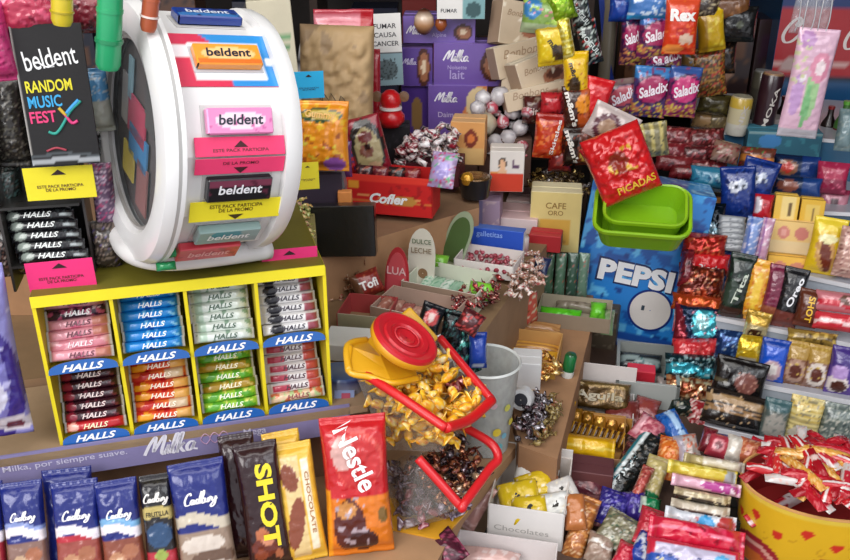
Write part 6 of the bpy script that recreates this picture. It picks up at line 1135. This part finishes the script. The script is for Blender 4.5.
for k in range(5):
    x = (-.4+.2*k)*w_; tube('fold', [(x, -.012, -h_*.45), (x+.002*(-1)**k, -.014, -h_*.1), (x-.002, -.012, h_*.45)], .0011, 'd8d8dc', 'foil', cb_)
# pole and other hanging rails
pl = lathe('pole', [(.017, 0), (.017, 1.75)], '6c6456', 'plastic', None, T((.398, 1.99, .7)), 20); tag(pl, 'grey brown metal pole holding the snack packs', 'pole')
bp = empty('divider_board', T(at(612, 120, 1.97)) @ rot(-20, 0, -4), 'narrow dark blue panel between the pole and the snack packs', 'board')
facecard('blue_board', [(-.006, -.02), (.028, -.035), (-.012, .16), (-.030, .36), (-.042, .36)], .004, '142c74', 'gloss', bp)
rl = empty('hanging_rail', T((0, 0, 0)), 'thin metal rail above the photo from which the packs hang', 'rail')
tube('rail', [(.0, 1.9, 1.76), (.9, 1.9, 1.76)], .006, '8c8c88', 'plastic', rl, sub=1); tube('hook', [(.398, 1.99, 1.76), (.398, 1.9, 1.76)], .006, '8c8c88', 'plastic', rl, sub=1)
# ---------------------------------------------------------------- things round the upper left
def pen(lab, x0, y0, x1, y1, Y, r, col, cap):
    a = at(x0, y0, Y); b = at(x1, y1, Y); o = empty('marker_pen', T(b) @ (a-b).to_track_quat('Z', 'Y').to_matrix().to_4x4(), lab, 'marker'); L = (a-b).length
    lathe('barrel', [(.001, 0), (r*.8, .001), (r, .006), (r, L*.62), (r*1.06, L*.62), (r*1.06, L*.66), (r, L*.66), (r*.95, L)], col, 'plastic', o, n=20)
    lathe('ring', [(r*1.12, L*.30), (r*1.12, L*.34)], cap, 'plastic', o, n=20); lathe('cord', [(.0012, L*.95), (.0012, L+(1.60-a.z))], '303030', 'plastic', o, n=8)
pen('yellow plastic tube toy hanging above the black sign', 62, -20, 62, 26, .93, .0105, 'd8c030', 'b09c20')
pen('green plastic tube hanging between the sign and the drum', 111, -25, 108, 70, .93, .0125, '28a068', '1c8454')
pen('amber plastic tube above the white rim of the drum', 153, -18, 148, 32, .95, .0085, 'b05838', 'e8d8d0')
for k, (x, y, w, h, c_, L, Y, lab) in enumerate([(30, 10, 64, 44, 'b0304c', [('n', 3, .3, 'd05070'), ('n', 4, .5, '7c1c34')], .99, 'crimson bag hanging at the top left corner'), (-2, 40, 24, 80, 'b8306c', [('n', 3, .4, '8c2050')], .97, 'magenta bag cut by the left photo edge'), (88, 12, 50, 40, '7c2430', [('n', 3, .2, '48141c'), ('n', 5, .6, 'c07078')], 1.06, 'dark red bag behind the green tube'), (130, 8, 36, 30, '9c2c38', [('n', 3, .3, '601820')], 1.10, 'red packet left above the drum'),
    (10, 120, 30, 90, '302c28', [('n', 4, .3, '5c584c'), ('n', 5, .5, '80786c')], 1.04, 'grey black packet behind the left side of the sign'), (8, 200, 26, 70, '28302c', [('n', 4, .3, '50706c'), ('n', 5, .5, '6c5c54')], 1.04, 'dark green packet left of the black sticks'), (8, 250, 26, 50, '201c1c', [('n', 4, .3, '684c44'), ('n', 6, .5, 'b8a8a0')], 1.03, 'black packet with pale marks at the left photo edge'),
    (99, 100, 22, 60, '5898c8', [('n', 3, .3, 'c8d4d8'), ('r', 0, 1, 0, .5, 'b0b4a8')], 1.08, 'blue and cream packet between the sign and the drum'), (104, 195, 22, 60, '705474', [('n', 4, .2, 'c8a8c0'), ('n', 5, .4, 'c04878')], 1.06, 'mauve and white packet behind the left rim of the drum'), (106, 245, 26, 46, '3c3430', [('n', 4, .2, '847468'), ('n', 5, .5, '685c88')], 1.05, 'dark mottled packet at the foot of the drum'),
    (100, 150, 24, 50, '201c20', [('n', 4, .5, '484048')], 1.12, 'black packet behind the left rim of the drum')]):
    hang(lab, 'sweets', x, y, w, h, Y, c_, L, yaw=14, roll=(k*13 % 11)-5)
ar = empty('awning_rail', T((0, 0, 0)), 'thin metal awning rail over the front of the stall, above the photo frame', 'rail')
tube('rail', [(-1.36, .95, 1.60), (1.36, .95, 1.60)], .006, '8c8c88', 'plastic', ar, sub=1)
for x in (-1.36, 1.36): tube('post', [(x, .95, 0), (x, .95, 1.60)], .012, '8c8c88', 'plastic', ar, sub=1)
# back of the stall: dim shelf with dark boxes
bs = empty('back_shelf', T((0, 0, 0)), 'dim dark wooden shelf along the back of the stall', 'shelf')
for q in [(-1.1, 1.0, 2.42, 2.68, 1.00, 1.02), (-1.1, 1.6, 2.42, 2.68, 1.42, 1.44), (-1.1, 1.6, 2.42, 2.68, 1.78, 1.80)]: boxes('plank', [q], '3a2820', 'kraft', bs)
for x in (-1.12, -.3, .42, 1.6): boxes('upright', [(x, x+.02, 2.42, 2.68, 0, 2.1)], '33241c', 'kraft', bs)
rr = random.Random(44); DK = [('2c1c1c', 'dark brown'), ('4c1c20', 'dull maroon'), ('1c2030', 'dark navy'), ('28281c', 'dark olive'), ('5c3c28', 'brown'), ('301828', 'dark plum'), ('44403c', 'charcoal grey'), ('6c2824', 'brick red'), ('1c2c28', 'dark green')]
lv = ['top', 'middle', 'bottom']
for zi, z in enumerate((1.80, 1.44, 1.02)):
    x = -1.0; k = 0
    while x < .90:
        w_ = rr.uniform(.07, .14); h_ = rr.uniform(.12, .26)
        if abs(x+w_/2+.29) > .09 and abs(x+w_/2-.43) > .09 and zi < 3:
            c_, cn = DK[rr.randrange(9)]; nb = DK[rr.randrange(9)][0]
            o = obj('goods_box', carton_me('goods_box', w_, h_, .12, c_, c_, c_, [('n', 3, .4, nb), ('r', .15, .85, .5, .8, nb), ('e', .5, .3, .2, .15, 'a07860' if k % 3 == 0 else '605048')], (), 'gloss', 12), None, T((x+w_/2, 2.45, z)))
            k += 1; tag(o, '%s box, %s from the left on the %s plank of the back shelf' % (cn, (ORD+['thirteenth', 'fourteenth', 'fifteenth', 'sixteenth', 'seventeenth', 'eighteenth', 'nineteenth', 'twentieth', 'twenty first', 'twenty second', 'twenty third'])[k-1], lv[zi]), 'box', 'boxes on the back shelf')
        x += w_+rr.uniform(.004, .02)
# ================================================================ ROOM
def wall(name, b, col, mat='matte'):
    o = boxes(name, [b], col, mat); o['kind'] = 'structure'
wall('floor', (-1.8, 2.0, -1.9, 2.9, -.05, 0), '4a4642')
wall('wall_back', (-1.8, 2.0, 2.86, 2.92, 0, 2.5), '2c2624')
wall('wall_left', (-1.86, -1.8, .3, 2.9, 0, 2.5), '3c3430')
wall('wall_right', (2.0, 2.06, .3, 2.9, 0, 2.5), '30343c')
wall('ceiling', (-1.8, 2.0, .75, 2.9, 2.5, 2.55), '5c5448')
# support blocks under the counters
# ================================================================ LIGHT
SC.view_settings.view_transform = 'Standard'; SC.view_settings.look = 'None'; SC.view_settings.exposure = 0.0
w = bpy.data.worlds.new('world'); SC.world = w; w.use_nodes = True
w.node_tree.nodes['Background'].inputs['Color'].default_value = (.92, .93, 1.0, 1); w.node_tree.nodes['Background'].inputs['Strength'].default_value = .80
def area(name, loc, tgt, e, sx_, sy_, col=(1, 1, 1)):
    l = bpy.data.lights.new(name, 'AREA'); l.shape = 'RECTANGLE'; l.size = sx_; l.size_y = sy_; l.energy = e; l.color = col
    o = bpy.data.objects.new(name, l); COL.objects.link(o); o.location = loc
    o.rotation_euler = (Vector(tgt)-Vector(loc)).to_track_quat('-Z', 'Y').to_euler(); return o
area('daylight_from_street', (-1.6, -1.6, 3.0), (-.2, 1.2, .9), 85, 2.2, 1.8, (1, .98, .96))
area('daylight_from_right', (1.3, -1.0, 2.7), (.4, 1.6, .8), 18, 1.5, 1.2, (.92, .96, 1))
area('awning_fill', (-.1, .9, 2.4), (0, 1.6, .8), 14, 1.6, 1.0, (1, .97, .92))  # added fill light hung below the closed ceiling, no skylight opens there
